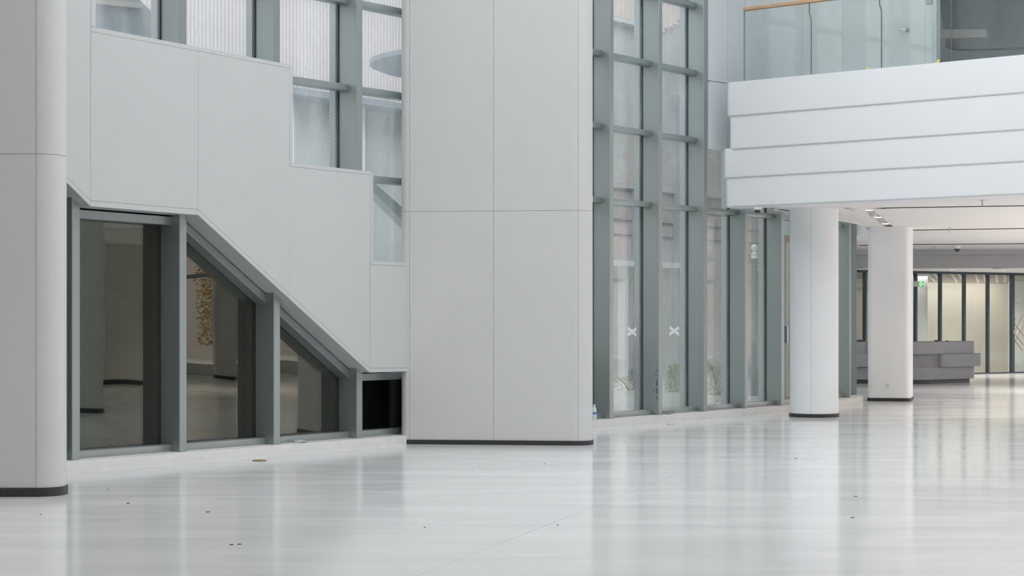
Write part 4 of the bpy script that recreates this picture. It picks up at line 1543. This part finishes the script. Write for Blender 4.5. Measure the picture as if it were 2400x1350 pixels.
# lamp post
ld = 38.0
lx = PX(1768.5, ld)
lp = empty('lamp_post', (lx, ld, -0.1))
tag(lp, 'grey lamp post with a ball finial outside the windows', 'lamp post')
bm = bmx()
hz = PZ(583, ld)
lathe(bm, (lx, ld, -0.1), [(0.13, 0), (0.13, 0.5), (0.115, 0.62), (0.075, 0.72), (0.062, 0.8), (0.055, hz - 0.1)], 20)
link('post', bm, M['lampgrey'], lp)
bm = bmx()
lathe(bm, (lx, ld, hz - 0.2), [(0.06, 0), (0.075, 0.02), (0.06, 0.06), (0.075, 0.1), (0.04, 0.13), (0.03, 0.16)], 16)
link('collar', bm, M['globe'], lp)
bm = bmx()
bmesh.ops.create_uvsphere(bm, u_segments=16, v_segments=10, radius=0.07)
for v in bm.verts:
    v.co += Vector((lx, ld, hz + 0.02))
link('finial', bm, M['globe'], lp)
# shrubs
def leaf_cloud(bm, c, rx, rz, n, size):
    for _ in range(n):
        th, r = random.uniform(0, 2 * math.pi), random.random() ** 0.5
        z = random.random()
        rr2 = rx * r * (1 - 0.6 * abs(z - 0.4))
        p = Vector((c[0] + rr2 * math.cos(th), c[1] + rr2 * math.sin(th), c[2] + z * rz))
        a_ = Vector((random.uniform(-1, 1), random.uniform(-1, 1), random.uniform(-0.4, 1))).normalized()
        b_ = a_.cross(Vector((random.uniform(-1, 1), random.uniform(-1, 1), random.uniform(-1, 1)))).normalized()
        s_3 = size * random.uniform(0.6, 1.4)
        vs = [bm.verts.new(p + q) for q in (-a_ * s_3, b_ * s_3 * 0.4, a_ * s_3, -b_ * s_3 * 0.4)]
        bm.faces.new(vs)
def shrub(px, d, rx, h, m, label, n=1300):
    x = PX(px, d)
    root = empty('shrub', (x, d, -0.1))
    tag(root, label, 'shrub', 'shrubs outside the windows')
    bm = bmx()
    leaf_cloud(bm, (x, d, -0.05), rx, h, n, 0.032)
    f_ = link('foliage', bm, m, root, smooth=False)
    f_['kind'] = 'stuff'
    bm = bmx()
    for k in range(5):
        an = k * 1.25
        tube(bm, [(x, d, -0.1), (x + 0.3 * rx * math.cos(an), d + 0.3 * rx * math.sin(an), h * 0.4), (x + 0.6 * rx * math.cos(an), d + 0.6 * rx * math.sin(an), h * 0.8)], 0.012, 5)
    link('stems', bm, M['bark'], root)
shrub(1589, 40, 0.30, 0.62, M['leaf'], 'green shrub outside behind the second taped window')
shrub(1690, 38.5, 0.45, 0.72, M['leaf'], 'green shrub outside behind the little jar')
shrub(1664, 41.0, 0.35, 0.6, M['dryleaf'], 'dry brownish shrub outside beside a green one', 350)
shrub(1752, 40.6, 0.26, 0.6, M['dryleaf'], 'dry shrub outside left of the lamp post foot', 300)
shrub(1783, 39, 0.24, 0.7, M['leaf'], 'green shrub outside right of the lamp post')
shrub(1480, 41, 0.6, 0.35, M['dryleaf'], 'low dry shrub outside behind the first taped window', 400)

# ------------------------------------------------------------------ glazed wall on the far right with trees (lights the hall, mirrored in the lower windows)
rw = empty('window_3', (28.5, 20, 0))
struct(rw, 'glazed wall on the far side of the hall, mirrored in the lower windows', 'window')
for i in range(24):
    y = -6 + i * 2.4
    bm = bmx()
    box(bm, 28.4, 28.7, y - 0.05, y + 0.05, 0, 10)
    link('mullion', bm, M['metal'], rw)
bm = bmx()
box(bm, 28.4, 28.7, -7, 62, 5.32, 10)  # unseen upper wall, added to cut the light from the far glazing
struct(link('wall_light_blocker', bm, M['wallwarm']), 'plain unseen wall added above the far glazing to hold back its light', 'wall')
for z in (0.0, 2.6, 5.2):
    bm = bmx()
    box(bm, 28.42, 28.6, -6, 50, z, z + (0.12 if z else 0.35))
    link('transom', bm, M['metal'] if z else M['sill'], rw)
for i, (x, y, h) in enumerate(((33, 23.9, 7), (33.5, 27.6, 8), (36, 21, 9), (35, 31, 8))):
    root = empty('tree', (x, y, -0.1))
    tag(root, ('yellow tree mirrored in the leftmost lower window', 'yellow tree mirrored in the second lower window', 'tall yellow tree behind the first mirrored one', 'yellow tree farthest along the far glazing')[i], 'tree', 'autumn trees')
    bm = bmx()
    tube(bm, [(x, y, -0.1), (x + 0.05, y, h * 0.3), (x - 0.05, y + 0.1, h * 0.8)], 0.11, 8)
    link('trunk', bm, M['bark'], root)
    bm = bmx()
    leaf_cloud(bm, (x, y, h * 0.1), 0.75, h * 0.9, 5000, 0.055)
    link('crown', bm, M['gold'], root, smooth=False)['kind'] = 'stuff'
bm = bmx()
box(bm, 29.5, 90, -20, 90, -0.3, -0.1)
struct(link('ground', bm, M['pave']), 'pavement outside the far side of the hall', 'ground')
bm = bmx()
box(bm, 60, 61, -20, 90, -0.1, 5)
tag(link('street_building', bm, M['beige']), 'brown building across the street, mirrored in the lower windows', 'building')
bm = bmx()
box(bm, 8.55, 30, 60.0, 60.3, 0, 10)
struct(link('wall_north', bm, M['wallwarm']), 'closing wall behind the back room', 'wall')
